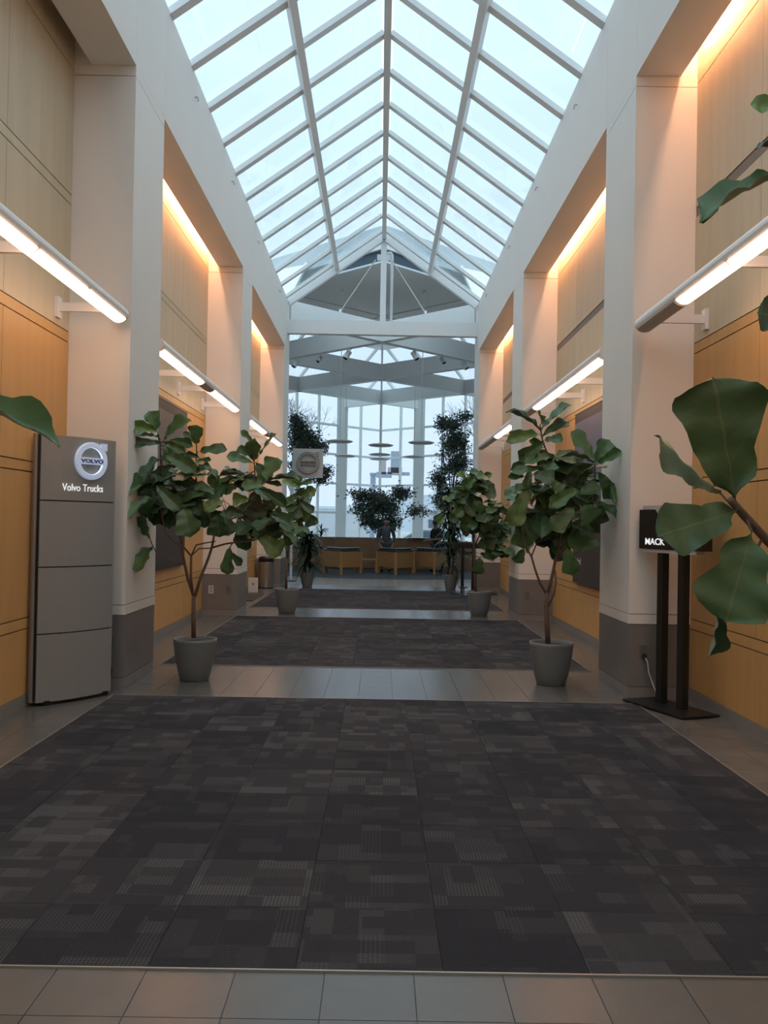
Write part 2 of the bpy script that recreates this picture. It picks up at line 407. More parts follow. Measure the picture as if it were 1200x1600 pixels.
# pillars
names = ['next to the camera, first of the row', 'beside the lit showroom kiosk']
WH = {(-1, 0): 'cream pillar far behind the viewer along the kiosk side wall', (1, 0): 'cream pillar far behind the viewer along the black stand side wall',
      (-1, 1): 'cream pillar just out of frame on the kiosk side', (1, 1): 'cream pillar just out of frame on the foreground fig side',
      (-1, 2): 'large cream pillar with grey tiled foot standing behind the grey kiosk', (1, 2): 'large cream pillar with grey tiled foot behind the two-legged black stand',
      (-1, 3): 'cream pillar with a white outlet on its grey foot, beyond the leftmost potted fig', (1, 3): 'cream pillar with grey foot beyond the rightmost potted fig',
      (-1, 4): 'last cream pillar of the left row, behind the steel litter bin', (1, 4): 'last cream pillar of the right row, next to the lobby'}
for s in (-1, 1):
    for k, y in enumerate(PY):
        p = thing('pillar', (s*(XI+XO)/2, y+PT/2, 0), WH[(s, k)], 'pillar', 'hall pillars')
        x0, x1 = sorted((s*XI, s*(XO+.01))); g = .006
        MB().box(x0+g, x1-g, y+g, y+PT-g, 0, 6.4).build('core', M_['gap'], p)
        MB().box(x0, x1, y, y+PT, 0, .1).build('base', M_['base'], p)
        MB().box(x0, x1, y, y+PT, .106, .67).build('wainscot', M_['grey_stone'], p)
        MB().box(x0-.004, x1+.004, y-.004, y+PT+.004, .676, .762).build('band', M_['cream'], p)
        MB().box(x0, x1, y, y+PT, .768, 5.60).build('shaft', M_['cream'], p)
        MB().box(x0, x1, y, y+PT, 5.606, 5.698).build('capital', M_['cream'], p)

# lintels over the pillars with the lamp slot behind them
for s, nm in ((-1, 1), (1, 2)):
    x0, x1 = sorted((s*XI, s*2.70))
    t = struct(box('trim_%d' % nm, M_['cream'], x0+.004, x1-.004, YB, YE, ZS+.004, ZE))
    ys = [YB] + [v for y in PY for v in (y, y+PT)]
    ys = sorted(set(ys + [YE]))
    for a, b_ in zip(ys, ys[1:]):
        if b_-a > .2: box('lintel_panel', M_['cream'], x0, x1, a+.002, b_-.002, ZS, ZE+.03, t)
    xa, xb = sorted((s*2.70, s*(XO+.3)))
    box('slot_cap', M_['cream'], xa, xb, YB, YE, 6.2, 6.5, t)
    for y in PY:
        xa2, xb2 = sorted((s*2.70, s*(XO)))
        box('slot_stop', M_['cream'], xa2, xb2, y, y+PT, ZS, 6.2, t)
    # small eye hooks along the lintel
    for y in (10.9, 13.6, 16.5, 20.0):
        h = MB(); h.tube([(s*XI, y, 6.62), (s*(XI-.03), y, 6.62), (s*(XI-.04), y, 6.57)], .009, 6)
        tag(h.build('eye_hook', M_['steel']), 'tiny metal eye hook on the %s lintel, %s' % ('left' if s < 0 else 'right', {10.9: 'nearest', 13.6: 'second nearest', 16.5: 'third', 20.0: 'farthest'}[y]), 'hook', 'eye hooks on the lintels')
    for k in range(1, 5):
        a, b_ = PY[k-1]+PT+.08, PY[k]-.08
        if s == -1 and k == 2: b_ = 5.4
        if k == 1 : continue
        lb = ['', '', 'nearest cove light in the slot above the %s maple wall', 'second cove light in the slot above the %s maple wall', 'farthest cove light above the %s maple wall'][k]
        c = thing('cove_light', (s*2.77, (a+b_)/2, 5.98), lb % ('left' if s < 0 else 'right'), 'lamp', 'cove lights in the lintel slots')
        MB().tube([(s*2.765, a, 5.99), (s*2.765, b_, 5.99)], .022, 8).build('tube', M_['cove'], c)
        MB().box(*sorted((s*2.735, s*2.80)), a, b_, 6.03, 6.08).build('channel', M_['white'], c)
        for yy in (a+.3, (a+b_)/2, b_-.3): MB().box(*sorted((s*2.75, s*2.78)), yy-.02, yy+.02, 6.08, 6.2).build('hanger', M_['white'], c)

# ------------------------------------------------------------------ skylight over the hall (window_1)
DX, DZ = XI, ZR-ZE; SL = math.hypot(DX, DZ)
def sl(s, t, y, nrm=0.):
    """t 0 at the eave .. 1 at the ridge"""
    nx, nz_ = s*DZ/SL, DX/SL
    return Vector((s*XI*(1-t) + nx*nrm, y, ZE + DZ*t + nz_*nrm))
w1 = struct(MB().bar((0, YB, ZR-.02), (0, 22.07, ZR-.02), .10, .16).build('window_1', M_['white']))
RY = [21.63-1.0927*k for k in range(25)]
raf = {}
for s in (-1, 1):
    up = (s*DZ, 0, DX)
    me = MB().bar(sl(s, .0, 0, .035), sl(s, .985, 0, .035), .135, .07, up).mesh('rafter', M_['white'])
    for y in RY: inst('rafter', me, w1, Matrix.Translation((0, y, 0)))
    MB().bar(sl(s, .0, 22.02), sl(s, .99, 22.02), .14, .20, up).build('gable_rafter', M_['white'], w1)
    MB().bar(sl(s, .5, YB), sl(s, .5, 22.07), .10, .13, up).build('purlin', M_['white'], w1)
    MB().bar(sl(s, -.01, YB, .03), sl(s, -.01, 22.07, .03), .05, .06, up).build('eave_sill', M_['white'], w1)
    ys = [22.0] + RY + [YB]
    for h in (0, 1):
        t0, t1 = (.01, .49) if h == 0 else (.51, .985)
        for a, b_ in zip(ys, ys[1:]):
            if a-b_ < .1: continue
            key = ('pane', s, h, round(a-b_, 3))
            if key not in raf: raf[key] = MB().bar(sl(s, t0, 0, .085)+Vector((0, 0, 0)), sl(s, t1, 0, .085), (a-b_)-.02, .012, up).mesh('pane', M_['glass'])
            inst('pane', raf[key], w1, Matrix.Translation((0, (a+b_)/2, 0)))

# ------------------------------------------------------------------ cross beam, king post, rods at the hall's end
zb0, zb1 = 6.10, 6.43
tag_ = struct(box('trim_3', M_['white'], -XI, XI, 21.98, 22.18, zb0, zb1))
kp = thing('king_post', (0, 22.07, zb1), 'slim white king post standing on the cross beam under the skylight ridge', 'post')
MB().box(-.07, .07, 22.0, 22.14, zb1, 8.44).build('post', M_['white'], kp)
for s in (-1, 1): MB().box(*sorted((s*.07, s*.16)), 22.04, 22.10, 7.92, 8.06).build('gusset', M_['white'], kp)
for s in (-1, 1):
    r = MB().tube([(s*.20, 22.10, 7.94), (s*1.11, 23.66, 7.02)], .014, 6)
    r.tube([(s*1.11, 23.66, 6.99), (s*1.11, 23.66, 7.09)], .03, 8)
    tag(r.build('tie_rod', M_['white']), 'thin white tie rod running down from the king post to the %s' % ('left' if s < 0 else 'right'), 'rod', 'tie rods of the king post')
pp = MB().tube([(.08, 22.26, 8.15), (.17, 22.26, 8.16), (.20, 22.26, 8.12), (.205, 22.26, 8.03), (.205, 22.26, 6.4)], .035, 10)
tag(pp.build('sprinkler_pipe', M_['white'], smooth=True), 'white vertical pipe with an elbow just right of the king post', 'pipe')

# ------------------------------------------------------------------ lobby: lattice of diagonal beams
LB0, LB1 = 6.47, 6.99
def lat(n, a, b_): struct(MB().bar((a[0], a[1], (LB0+LB1)/2), (b_[0], b_[1], (LB0+LB1)/2), .22, LB1-LB0).build('trim_%d' % n, M_['beam']))
Z1, Z2, Z3, ZW = 24.8, 31.3, 37.5, 40.8
n = 4
for s in (-1, 1):
    lat(n, (-s*2.33, Z1-2.33), (s*5.22, Z1+5.22)); n += 1
    lat(n, (-s*5.1, Z2-5.1), (s*4.75, Z2+4.75)); n += 1
    lat(n, (-s*5.1, Z3-5.1), (s*1.65, Z3+1.65)); n += 1
for z_ in (Z1, Z2, Z3): struct(MB().box(-.11, .11, z_-.11, z_+.11, LB0-.03, LB1+.01).build('trim_%d' % n, M_['white'])); n += 1
# lobby walls
for s, nm in ((-1, 'left'), (1, 'right')):
    x0, x1 = sorted((s*XI, s*5.4)); struct(box('wall_lobby_front_'+nm, M_['cream'], *sorted((s*(XO+.02), s*5.4)), YE-.25, YE, 0, 7.0))
    struct(box('wall_lobby_side_'+nm, M_['cream'], *sorted((s*5.2, s*5.4)), YE, 35.7, 0, 7.0))
    struct(box('wall_lobby_upper_'+nm, M_['cream'], *sorted((s*5.2, s*5.4)), 25.5, 35.7, 7.0, 9.5))
    # sloping roof beside the wedge
    f = MB()
    a = [(s*XI, 22.3, 7.0), (s*5.4, 22.3, 7.0), (s*5.4, Z1+5.4, 9.1), (s*XI, Z1+XI, 9.1)]
    f.add([Vector(p) for p in a] + [Vector(p)+Vector((0, 0, .12)) for p in a], [(0, 1, 2, 3), (7, 6, 5, 4), (0, 4, 5, 1), (1, 5, 6, 2), (2, 6, 7, 3), (3, 7, 4, 0)])
    struct(f.build('ceiling_slope', M_['ceil']))
    g = MB(); a = [(0, 22.05, ZR+.06), (s*XI, 22.05, ZE+.08), (s*XI, Z1+XI, 9.25), (0, Z1, 9.25)]
    g.add([Vector(p) for p in a] + [Vector(p)+Vector((0, 0, .015)) for p in a], [(0, 1, 2), (0, 2, 3), (6, 5, 4), (7, 6, 4), (0, 4, 5, 1), (1, 5, 6, 2), (2, 6, 7, 3), (3, 7, 4, 0)])
    ww = struct(g.build('window_%d' % (4 if s < 0 else 5), M_['glass']))
    MB().bar((s*XI, 22.05, ZE+.08), (s*XI, Z1+XI, 9.25), .08, .1).build('bar', M_['white'], ww)
    # side strips of roof beyond ceiling
    # drum fascia above the ceiling edge
    d = struct(MB().bar((0, Z1, 9.12), (s*5.4, Z1+5.4, 9.12), .12, .92).build('wall_drum_'+nm, M_['slate']))
    MB().bar((0, Z1-.10, 9.30), (s*5.35, Z1+5.25, 9.30), .10, .62).build('eave_fascia', M_['roofing'], d)
    MB().bar((0, Z1-.16, 9.05), (s*5.35, Z1+5.19, 9.05), .10, .14).build('eave_beam', M_['white'], d)
    MB().bar((0, Z1-.03, 8.67), (s*5.35, Z1+5.32, 8.67), .10, .05).build('edge_trim', M_['white'], d)
    MB().bar((0, Z1, 9.6), (s*5.4, Z1+5.4, 9.6), .2, .08).build('coping', M_['roofing'], d)
# ceiling board in four quarters with open joints
cl = struct(MB().prism([(0, Z1+.1), (5.2, Z1+5.3), (5.2, Z3-5.2), (0, Z3), (-5.2, Z3-5.2), (-5.2, Z1+5.3)], 8.71, 9.55).build('ceiling', M_['gap']))
gq = .06
for poly in ([(0, Z1+.02), (3.25-gq, 28.05), (0, Z2-gq*1.4), (-3.25+gq, 28.05)], [(0, Z2+gq*1.4), (3.1-gq, 34.4), (0, Z3), (-3.1+gq, 34.4)],
             [(gq*1.4, Z2), (3.25, 28.05+gq), (5.2, 30.0), (5.2, 32.3), (3.1, 34.4-gq)], [(-gq*1.4, Z2), (-3.1, 34.4-gq), (-5.2, 32.3), (-5.2, 30.0), (-3.25, 28.05+gq)]):
    MB().prism(poly, 8.66, 8.72).build('ceiling_panel', M_['ceil'], cl)

# glazed V wall (window_2) and glazed hip above it (window_3)
w2 = struct(MB().box(-.06, .06, ZW-.08, ZW+.04, 0, 6.95).build('window_2', M_['white']))
TZ = [.05, .73, 1.97, 3.21, 4.45, 5.69, 6.93]
MS = [0, .88, 1.74, 2.60, 3.46, 4.32, 5.16]
for s in (-1, 1):
    for m in MS[1:]: MB().bar((s*m, ZW-m, 0), (s*m, ZW-m, 6.95), .09, .09, (1, s, 0)).build('mullion', M_['white'], w2)
    for z in TZ: MB().bar((0, ZW, z), (s*5.2, ZW-5.2, z), .08, .09).build('transom', M_['white'], w2)
    for a, b_ in zip(MS, MS[1:]):
        for z0, z1 in zip(TZ, TZ[1:]):
            MB().bar((s*a, ZW-a, (z0+z1)/2), (s*b_, ZW-b_, (z0+z1)/2), .012, z1-z0-.06).build('pane', M_['glass'], w2)
w3 = struct(MB().bar((0, Z3, 8.72), (0, ZW, 6.97), .08, .12).build('window_3', M_['white']))
for s in (-1, 1):
    nrm = Vector((s*.707, .707, 0))
    k = 0
    pts = []
    for i in range(0, 8):
        c = i*.92
        e_ = Vector((s*c, ZW-c, 6.97)); r_ = Vector((s*c, ZW-c, 6.97)) - nrm*2.333 + Vector((0, 0, 1.75))
        if s*r_.x > 5.1: continue
        if i > 0 and c < 5.2:
            if s*r_.x < 0:  # starts on the hip
                f_ = (s*e_.x)/(s*e_.x - s*r_.x); r_ = e_.lerp(r_, f_)
            MB().bar(e_, r_, .07, .11).build('rafter', M_['white'], w3)
    # glass sheets per side: planar quad from hip to side wall
    e0, e1 = Vector((0, ZW, 7.03)), Vector((s*5.2, ZW-5.2, 7.03)); r0_, r1_ = Vector((0, Z3, 8.78)), Vector((s*5.2, Z3-5.2, 8.78))
    for i in range(6):
        f0, f1 = i/6, (i+1)/6
        q = [e0.lerp(e1, f0), e0.lerp(e1, f1), r0_.lerp(r1_, f1), r0_.lerp(r1_, f0)]
        MB().add(q + [p+Vector((0, 0, .012)) for p in q], [(0, 1, 2, 3), (7, 6, 5, 4), (0, 4, 5, 1), (1, 5, 6, 2), (2, 6, 7, 3), (3, 7, 4, 0)]).build('pane', M_['glass'], w3)
for s in (-1, 1):
    c = MB().box(s*1.65-.23, s*1.65+.23, 39.15-.23, 39.15+.23, 0, LB1)
    tag(c.build('column', M_['beam'], bevel=.02), 'broad pale column in front of the glass wall, %s of its corner' % ('left' if s < 0 else 'right'), 'column', 'columns at the glass wall')

# slate carpet disc in the lobby
b = MB(); b.lathe([(5.0, 0), (5.0, .006)], (0, 30.35, 0), 64)
tag(b.build('round_carpet', M_['lobby_carpet']), 'round dark slate carpet under the reception desks', 'carpet')

# ------------------------------------------------------------------ linear wall lamps
def wall_lamp(s, k, lab, unlit=(), cuts=None):
    c = PY[k]-(BAY-PT)/2; x = s*2.35; z = 3.36
    t = thing('wall_lamp', (x, c, z), lab, 'lamp', 'linear wall lamps between the pillars')
    a, b_ = c-2.62, c+2.60
    n = 20; pr = [(math.cos(PI*2*i/n)*.075, math.sin(PI*2*i/n)*.072) for i in range(n)]
    MB().prism(pr, a, b_, lambda X, Z, Y: (x+X, Y, z+.02+Z)).build('housing', M_['tube'], t)
    def arc(r0, r1):   # lens strip on the lower half turned to the wall
        an = [(1.0+.80*j/12)*PI for j in range(13)]
        if s > 0: an = [PI - q for q in an]
        q = [(math.cos(v)*r1, math.sin(v)*r1) for v in an] + [(math.cos(v)*r0, math.sin(v)*r0) for v in reversed(an)]
        return q if s < 0 else q[::-1]
    segs = cuts or [(c-2.55, c-1.48), (c-1.43, c-.36), (c+.36, c+1.43), (c+1.48, c+2.55)]
    for i, (p, q) in enumerate(segs):
        lens = MB().prism(arc(.06, .084), p, q, lambda X, Z, Y: (x+X, Y, z+.02+Z)).build('lens' if i not in unlit else 'blank_cover', M_['lens'] if i not in unlit else M_['tube_dark'], t)
        if i in unlit: lens['label'] = 'unlit grey cover'
    if not cuts: MB().prism(arc(.06, .082), c-.355, c+.355, lambda X, Z, Y: (x+X, Y, z+.02+Z)).build('centre_cover', M_['tube_dark'], t)
    for p in (c-2.40, c-.65, c+.65, c+2.40):
        br = MB().box(*sorted((x, s*(XO-.03))), p-.02, p+.02, z-.005, z+.07).build('bracket', M_['tube'], t)
        MB().box(*sorted((s*(XO-.03), s*XO)), p-.05, p+.05, z-.06, z+.12).build('wall_plate', M_['tube'], br)
for s in (-1, 1):
    nm = 'left' if s < 0 else 'right'
    wall_lamp(s, 1, 'linear lamp out of frame over the %s wall beside the viewer' % nm)
    wall_lamp(s, 2, 'nearest long linear lamp on the %s maple wall' % nm, () if s < 0 else (4,), [(3.05, 3.93), (3.98, 4.97), (5.02, 6.03), (6.08, 7.08), (7.13, 8.13)])
    wall_lamp(s, 3, 'second linear lamp along the %s maple wall' % nm, () if s < 0 else (4,), None if s < 0 else [(9.6, 10.72), (10.77, 11.8), (11.85, 12.5), (12.55, 13.72), (13.77, 14.7)])
    wall_lamp(s, 4, 'farthest linear lamp on the %s wall' % nm, () if s < 0 else (2, 3))

# ------------------------------------------------------------------ round emblem used on two signs
def emblem(parent, O, x, n, R, m, rim, ink, tm):
    """ring with bar, arrow and lettering; x is the local right, n the outward normal"""
    x = Vector(x); n_ = Vector(n); z = Vector((0, 0, 1)); O = Vector(O)
    def put(u, v, h): return O + x*u + z*v + n_*h
    k = 48; b = MB(); vs = []; fs = []
    for i in range(k):
        a = 2*PI*i/k; c_, s_ = math.cos(a), math.sin(a)
        for r, h in ((R, .02), (R, .045), (R*.97, .05), (R*.75, .05), (R*.72, .045), (R*.72, .02)): vs.append(put(r*c_, r*s_, h*R/.17))
    for i in range(k):
        j = (i+1) % k
        for q in range(6): fs.append((i*6+q, j*6+q, j*6+(q+1) % 6, i*6+(q+1) % 6))
    ring = b.add(vs, fs).build('emblem_ring', m, parent, smooth=False)
    b = MB(); vs = []; fs = []
    for i in range(k):
        a = 2*PI*i/k
        vs.append(put(R*.72*math.cos(a), R*.72*math.sin(a), .02*R/.17)); vs.append(put(R*.712*math.cos(a), R*.712*math.sin(a), .044*R/.17))
    for i in range(k):
        j = (i+1) % k; fs.append((i*2, j*2, j*2+1, i*2+1))
    if rim: b.add(vs, fs).build('inner_rim', rim, parent)
    h0, h1 = .025*R/.17, .052*R/.17
    w = R*.76
    MB().prism([(-w, -R*.18), (w, -R*.18), (w, R*.18), (-w, R*.18)], h0, h1, put).build('emblem_bar', m, parent)
    a45 = R*.90*.7071
    MB().prism([(a45-R*.05, a45+R*.10), (a45-R*.05+.0, a45+R*.34), (a45+R*.30, a45+R*.34), (a45+R*.30, a45-R*.05), (a45+R*.10, a45-R*.02)], h0, h1, put).build('emblem_arrow', m, parent)
    text('lettering', 'VOLVO', R*.27, ink, parent, frame(put(0, -R*.095, h1+.001), x, z, n_), .001, .002*R/.17, 'CENTER', sx=1.55)

# ------------------------------------------------------------------ kiosk with backlit emblem (left)
kd = Vector((.43, .59, 0)).normalized(); kn = Vector((kd.y, -kd.x, 0)); KW = .74
K0 = Vector((-2.79, 7.50, 0))
ks = thing('info_kiosk', tuple(K0+kd*KW/2), 'tall grey curved sign pylon with a backlit round emblem against the left wall', 'sign')
def kp_(u, z, h): return K0 + kd*u + kn*h + Vector((0, 0, z))
def kbox(name, m, u0, u1, z0, z1, h0, h1): 
    return MB().prism([(u0, z0), (u1, z0), (u1, z1), (u0, z1)], h0, h1, lambda x, y, h: kp_(x, y, h)).build(name, m, ks)
kbox('plinth', M_['black'], .06, KW-.05, 0, .04, -.03, .05)
kbox('back_body', M_['kiosk_side'], -.045, KW+.005, .035, 2.235, -.025, .005)
kbox('side_groove', M_['black'], -.02, KW-.01, .04, 2.23, .005, .012)
for z0, z1 in ((.03, .584), (.594, 1.134), (1.144, 1.684), (1.694, 2.232)):
    f = MB(); vs = []; fs = []; N = 12
    for i in range(N+1):
        u = KW*i/N; bulge = .022 + .055*(1-(2*i/N-1)**2)
        for zz, hh in ((z0, .012), (z0, bulge), (z1, bulge), (z1, .012)): vs.append(kp_(u, zz, hh))
    for i in range(N):
        for q in range(4): fs.append((i*4+q, (i+1)*4+q, (i+1)*4+(q+1) % 4, i*4+(q+1) % 4))
    fs += [(3, 2, 1, 0), (N*4, N*4+1, N*4+2, N*4+3)]
    f.add(vs, fs).build('front_panel', M_['kiosk'], ks)
uE = KW*.585
emblem(ks, kp_(uE, 2.035, .062), kd, kn, .160, M_['logo'], M_['halo'], M_['blue_ink'], None)
text('lettering', 'Volvo Trucks', .088, M_['lit_text'], ks, frame(kp_(KW*.225, 1.775, .078), kd, (0, 0, 1), kn), .002, 0, 'LEFT', sx=.85)
# black box and cord behind the kiosk
sb = thing('wall_outlet', (-2.42, 8.31, .43), 'dark outlet box on the pillar foot behind the kiosk, cord hanging', 'outlet', 'outlets on the pillar feet')
MB().box(-2.46, -2.38, 8.29, 8.32, .37, .49).build('plate', M_['outlet_grey'], sb)
MB().box(-2.44, -2.40, 8.255, 8.29, .40, .46).build('plug', M_['black'], sb)
pts = [(-2.42, 8.26, .41), (-2.40, 8.25, .30), (-2.375, 8.24, .18), (-2.38, 8.22, .07), (-2.42, 8.18, .012), (-2.5, 8.13, .01)]
tag(MB().tube(pts, .006, 6).build('power_cord', M_['black'], smooth=True), 'thin black cord falling from the outlet beside the kiosk to the floor', 'cord')

# ------------------------------------------------------------------ two-legged black sign stand (right)
sd = Vector((.35, -.937, 0)); sn = Vector((-.937, -.35, 0)); S0 = Vector((2.55, 7.86, 0))
st = thing('sign_stand', tuple(S0), 'black sign stand on two square legs, white lettering partly hidden by a fig leaf', 'sign')
def sp_(u, z, h): return S0 + sd*u + sn*h + Vector((0, 0, z))
def sbox(name, m, u0, u1, z0, z1, h0, h1, par=st): return MB().prism([(u0, z0), (u1, z0), (u1, z1), (u0, z1)], h0, h1, lambda x, y, h: sp_(x, y, h)).build(name, m, par)
sbox('base_plate', M_['black'], -.40, .42, .009, .024, -.15, .22)
for u in (-.145, .13): sbox('leg', M_['black'], u-.038, u+.038, .02, 1.34, -.035, .03)
sbox('light_box', M_['black'], -.42, .42, 1.365, 1.715, -.05, .05)
sbox('top_bar', M_['silver'], -.38, .32, 1.715, 1.75, -.05, .045)
sbox('bottom_bar', M_['silver'], -.38, .34, 1.335, 1.365, -.05, .045)
MB().prism([(-.19, 1.72), (-.02, 1.72), (-.08, 1.665), (-.135, 1.665)], .05, .058, lambda x, y, h: sp_(x, y, h)).build('chevron', M_['silver'], st)
text('lettering', 'MACK', .080, M_['lit_text'], st, frame(sp_(-.335, 1.405, .0505), sd, (0, 0, 1), sn), .002, .0015, 'LEFT', sx=1.2)
so = thing('wall_outlet', (2.43, 8.315, .43), 'outlet with a plugged-in cord on the pillar foot behind the black stand', 'outlet', 'outlets on the pillar feet')
MB().box(2.395, 2.465, 8.312, 8.32, .37, .49).build('plate', M_['outlet_grey'], so)
MB().box(2.42, 2.45, 8.27, 8.312, .37, .41).build('plug', M_['dark'], so)
pts = [(2.435, 8.28, .38), (2.45, 8.24, .34), (2.455, 8.22, .25), (2.47, 8.16, .17), (2.485, 8.10, .10), (2.49, 8.065, .08)]
tag(MB().tube(pts, .006, 6).build('power_cord', M_['strip'], smooth=True), 'thin grey cord sagging from the outlet to the leg of the black stand', 'cord')
for x, s, l, m in ((-2.71, -1, 'white duplex outlet on the second left pillar foot', 'outlet'), (-2.43, -1, 'grey cover plate beside the white outlet on the second left pillar foot', 'outlet_grey'), (2.43, 1, 'grey outlet plate on the second right pillar foot', 'outlet_grey')):
    q = thing('wall_outlet', (x, 14.87, .43), l, 'outlet', 'outlets on the pillar feet')
    MB().box(x-.04, x+.04, 14.868, 14.88, .36, .49).build('plate', M_[m], q)
    for z in (.385, .44): MB().box(x-.018, x+.018, 14.862, 14.868, z, z+.03).build('socket', M_['ink' if m == 'outlet' else 'outlet_grey'], q)

# ------------------------------------------------------------------ tall banners on the walls
def banner(s, lab, y0, y1, z0, z1, top_m):
    b = thing('wall_banner', (s*(XO-.03), (y0+y1)/2, z0), lab, 'banner')
    x0, x1 = sorted((s*(XO-.06), s*XO))
    MB().box(x0, x1, y0, y1, z0, z1).build('frame', M_['banner_dark'], b, bevel=.006)
    xa, xb = sorted((s*(XO-.064), s*(XO-.06)))
    zm = z0+.42*(z1-z0)
    MB().box(xa, xb, y0+.03, y1-.03, zm+.2, z1-.12).build('upper_print', M_[top_m], b)
    MB().box(xa, xb, y0+.03, y1-.03, z0+.05, zm).build('lower_print', M_['banner_dark'], b)
    for i in range(5):
        yy = y0+.25+.28*i; MB().box(*sorted((s*(XO-.067), s*(XO-.064))), yy, yy+.05, zm-.08, zm+.5).build('print_stripe', M_['banner_grey'], b)
    MB().tube([(s*(XO-.05), y0, z1+.012), (s*(XO-.05), y1, z1+.012)], .015, 8).build('top_rail', M_['banner_grey'], b)
    return b
bl = banner(-1, 'tall dark banner with grey top on the left wall behind the fig tree', 11.1, 13.2, .9, 3.08, 'banner_grey')
br = banner(1, 'tall dark banner with blue-grey top and small white lettering on the right wall', 11.2, 13.1, .76, 3.14, 'banner_blue')
for i, tx in enumerate(('Build', 'Limited')):
    text('lettering', tx, .13, M_['outlet'], br, frame((XO-.068, 12.95, 1.22-.19*i), (0, -1, 0), (0, 0, 1), (-1, 0, 0)), .001, .002)

# small things at the far left wall
def notice(y, z, w, h, lab, lean=False):
    t = thing('notice_frame', (-XO+.02, y, z), lab, 'sign', 'small framed notices')
    MB().box(-XO, -XO+.02, y, y+w, z, z+h).build('frame', M_['white'], t)
    MB().box(-XO+.02, -XO+.023, y+.03, y+w-.03, z+.03, z+h-.03).build('sheet', M_['paper'], t)
    MB().box(-XO+.023, -XO+.025, y+w*.35, y+w*.65, z+h*.5, z+h*.65).build('print', M_['ink'], t)
notice(19.9, 1.30, .7, .28, 'upper white framed notice on the far left wood wall')
notice(19.9, .96, .7, .28, 'lower white framed notice on the far left wood wall')
fs_ = thing('notice_frame', (-2.72, 20.0, 0), 'white framed notice standing on the floor by the last left pillar', 'sign', 'small framed notices')
MB().box(-2.83, -2.62, 19.98, 20.0, .0, .31).build('frame', M_['white'], fs_)
MB().box(-2.81, -2.64, 19.976, 19.98, .02, .29).build('sheet', M_['paper'], fs_)
MB().box(-2.75, -2.70, 19.973, 19.976, .15, .20).build('print', M_['ink'], fs_)
MB().bar((-2.72, 20.0, .25), (-2.72, 20.1, 0), .03, .008).build('easel', M_['white'], fs_)
tag(box('door_mat', M_['mat_dark'], -2.84, -2.42, 17.7, 19.4, 0, .012), 'dark rectangular mat on the tiles by the far left wall', 'mat')
tr = thing('litter_bin', (-2.60, 21.2, 0), 'round stainless steel litter bin with black top in front of the last left pillar', 'bin')
MB().lathe([(.165, .0), (.17, .02), (.17, .60), (.165, .61)], (-2.60, 21.2, 0), 24).build('body', M_['steel'], tr, smooth=False)
MB().lathe([(.172, .61), (.178, .63), (.178, .70), (.14, .735), (.08, .73), (.08, .69)], (-2.60, 21.2, 0), 24).build('top', M_['black'], tr)
MB().lathe([(.173, .0), (.173, .025)], (-2.60, 21.2, 0), 24).build('foot_ring', M_['black'], tr)

# square sign with the emblem on a pole (far left)
ss = thing('square_sign', (-2.28, 23.9, 0), 'square white sign board with a silver ring emblem on a slim pole, far left', 'sign')
MB().lathe([(.14, 0), (.14, .02)], (-2.28, 23.9, 0), 20).build('base', M_['black'], ss)
MB().box(-2.31, -2.25, 23.88, 23.92, .02, 3.3).build('pole', M_['white'], ss)
MB().box(-2.28, -1.49, 23.80, 23.86, 2.70, 3.46).build('board', M_['white_sign'], ss, bevel=.006)
emblem(ss, (-1.87, 23.80, 3.09), (1, 0, 0), (0, -1, 0), .29, M_['kiosk_side'], None, M_['dark'], None)

# ------------------------------------------------------------------ pendants
PEN = [(531, 690, 27.8, 'nearest pendant disc on the left of the lobby'), (658.3, 692, 27.8, 'nearest pendant disc on the right of the lobby'), (595, 696, 28.9, 'uppermost pendant disc on the lobby axis'),
       (593.5, 710.7, 32.9, 'middle pendant disc on the lobby axis'), (593.5, 717.5, 35, 'lowest looking pendant disc on the lobby axis'), (539.6, 713, 34, 'farther small pendant disc on the left of the lobby'), (646.7, 714.3, 33.8, 'farther small pendant disc on the right of the lobby')]
for u, v, Y, lab in PEN:
    p = at(u, v, Y); t = thing('pendant_lamp', (p.x, p.y, p.z), lab, 'lamp', 'disc pendants in the lobby')
    MB().lathe([(.02, -.045), (.20, -.045), (.33, -.03), (.40, 0), (.40, .015), (.30, .045), (.08, .07), (.03, .08)], (p.x, p.y, p.z), 28).build('disc', M_['tube'], t, smooth=True)
    MB().tube([(p.x, p.y, p.z+.07), (p.x, p.y, 8.69)], .011, 6).build('rod', M_['white'], t)
    MB().lathe([(.05, 0), (.05, .03)], (p.x, p.y, 8.66), 12).build('ceiling_cup', M_['white'], t)
# spot cans under the first lattice beams
for u, v, Y, big, lab in ((543, 555, 25.85, 1, 'white spotlight can just left of the lobby axis'), (648, 556, 25.85, 1, 'white spotlight can just right of the lobby axis'), (499.5, 561.5, 26.65, 0, 'grey spotlight can in the middle of the left beam'),
                          (691.5, 563.5, 26.65, 0, 'grey spotlight can in the middle of the right beam'), (462, 568, 27.4, 1, 'white spotlight can at the far left end of the beam'), (726, 571, 27.4, 1, 'white spotlight can at the far right end of the beam')):
    p = at(u, v, Y); s = -1 if u < 598 else 1
    t = thing('spotlight', (p.x, p.y, LB0), lab, 'lamp', 'spotlight cans on the lattice beams')
    MB().tube([(p.x, p.y, p.z+.08), (p.x, p.y, LB0+.01)], .018, 6).build('stem', M_['white'], t)
    k = .10 if big else .075
    a = p+Vector((-s*k*.6, 0, k)); c = p+Vector((s*k*.6, -.06, -k))
    MB().tube([a, c], [k*.75, k*.8], 12).build('can', M_['white' if big else 'silver'], t)
    MB().tube([c, c+(c-a).normalized()*.012], k*.7, 12).build('lens', M_['dark'], t)

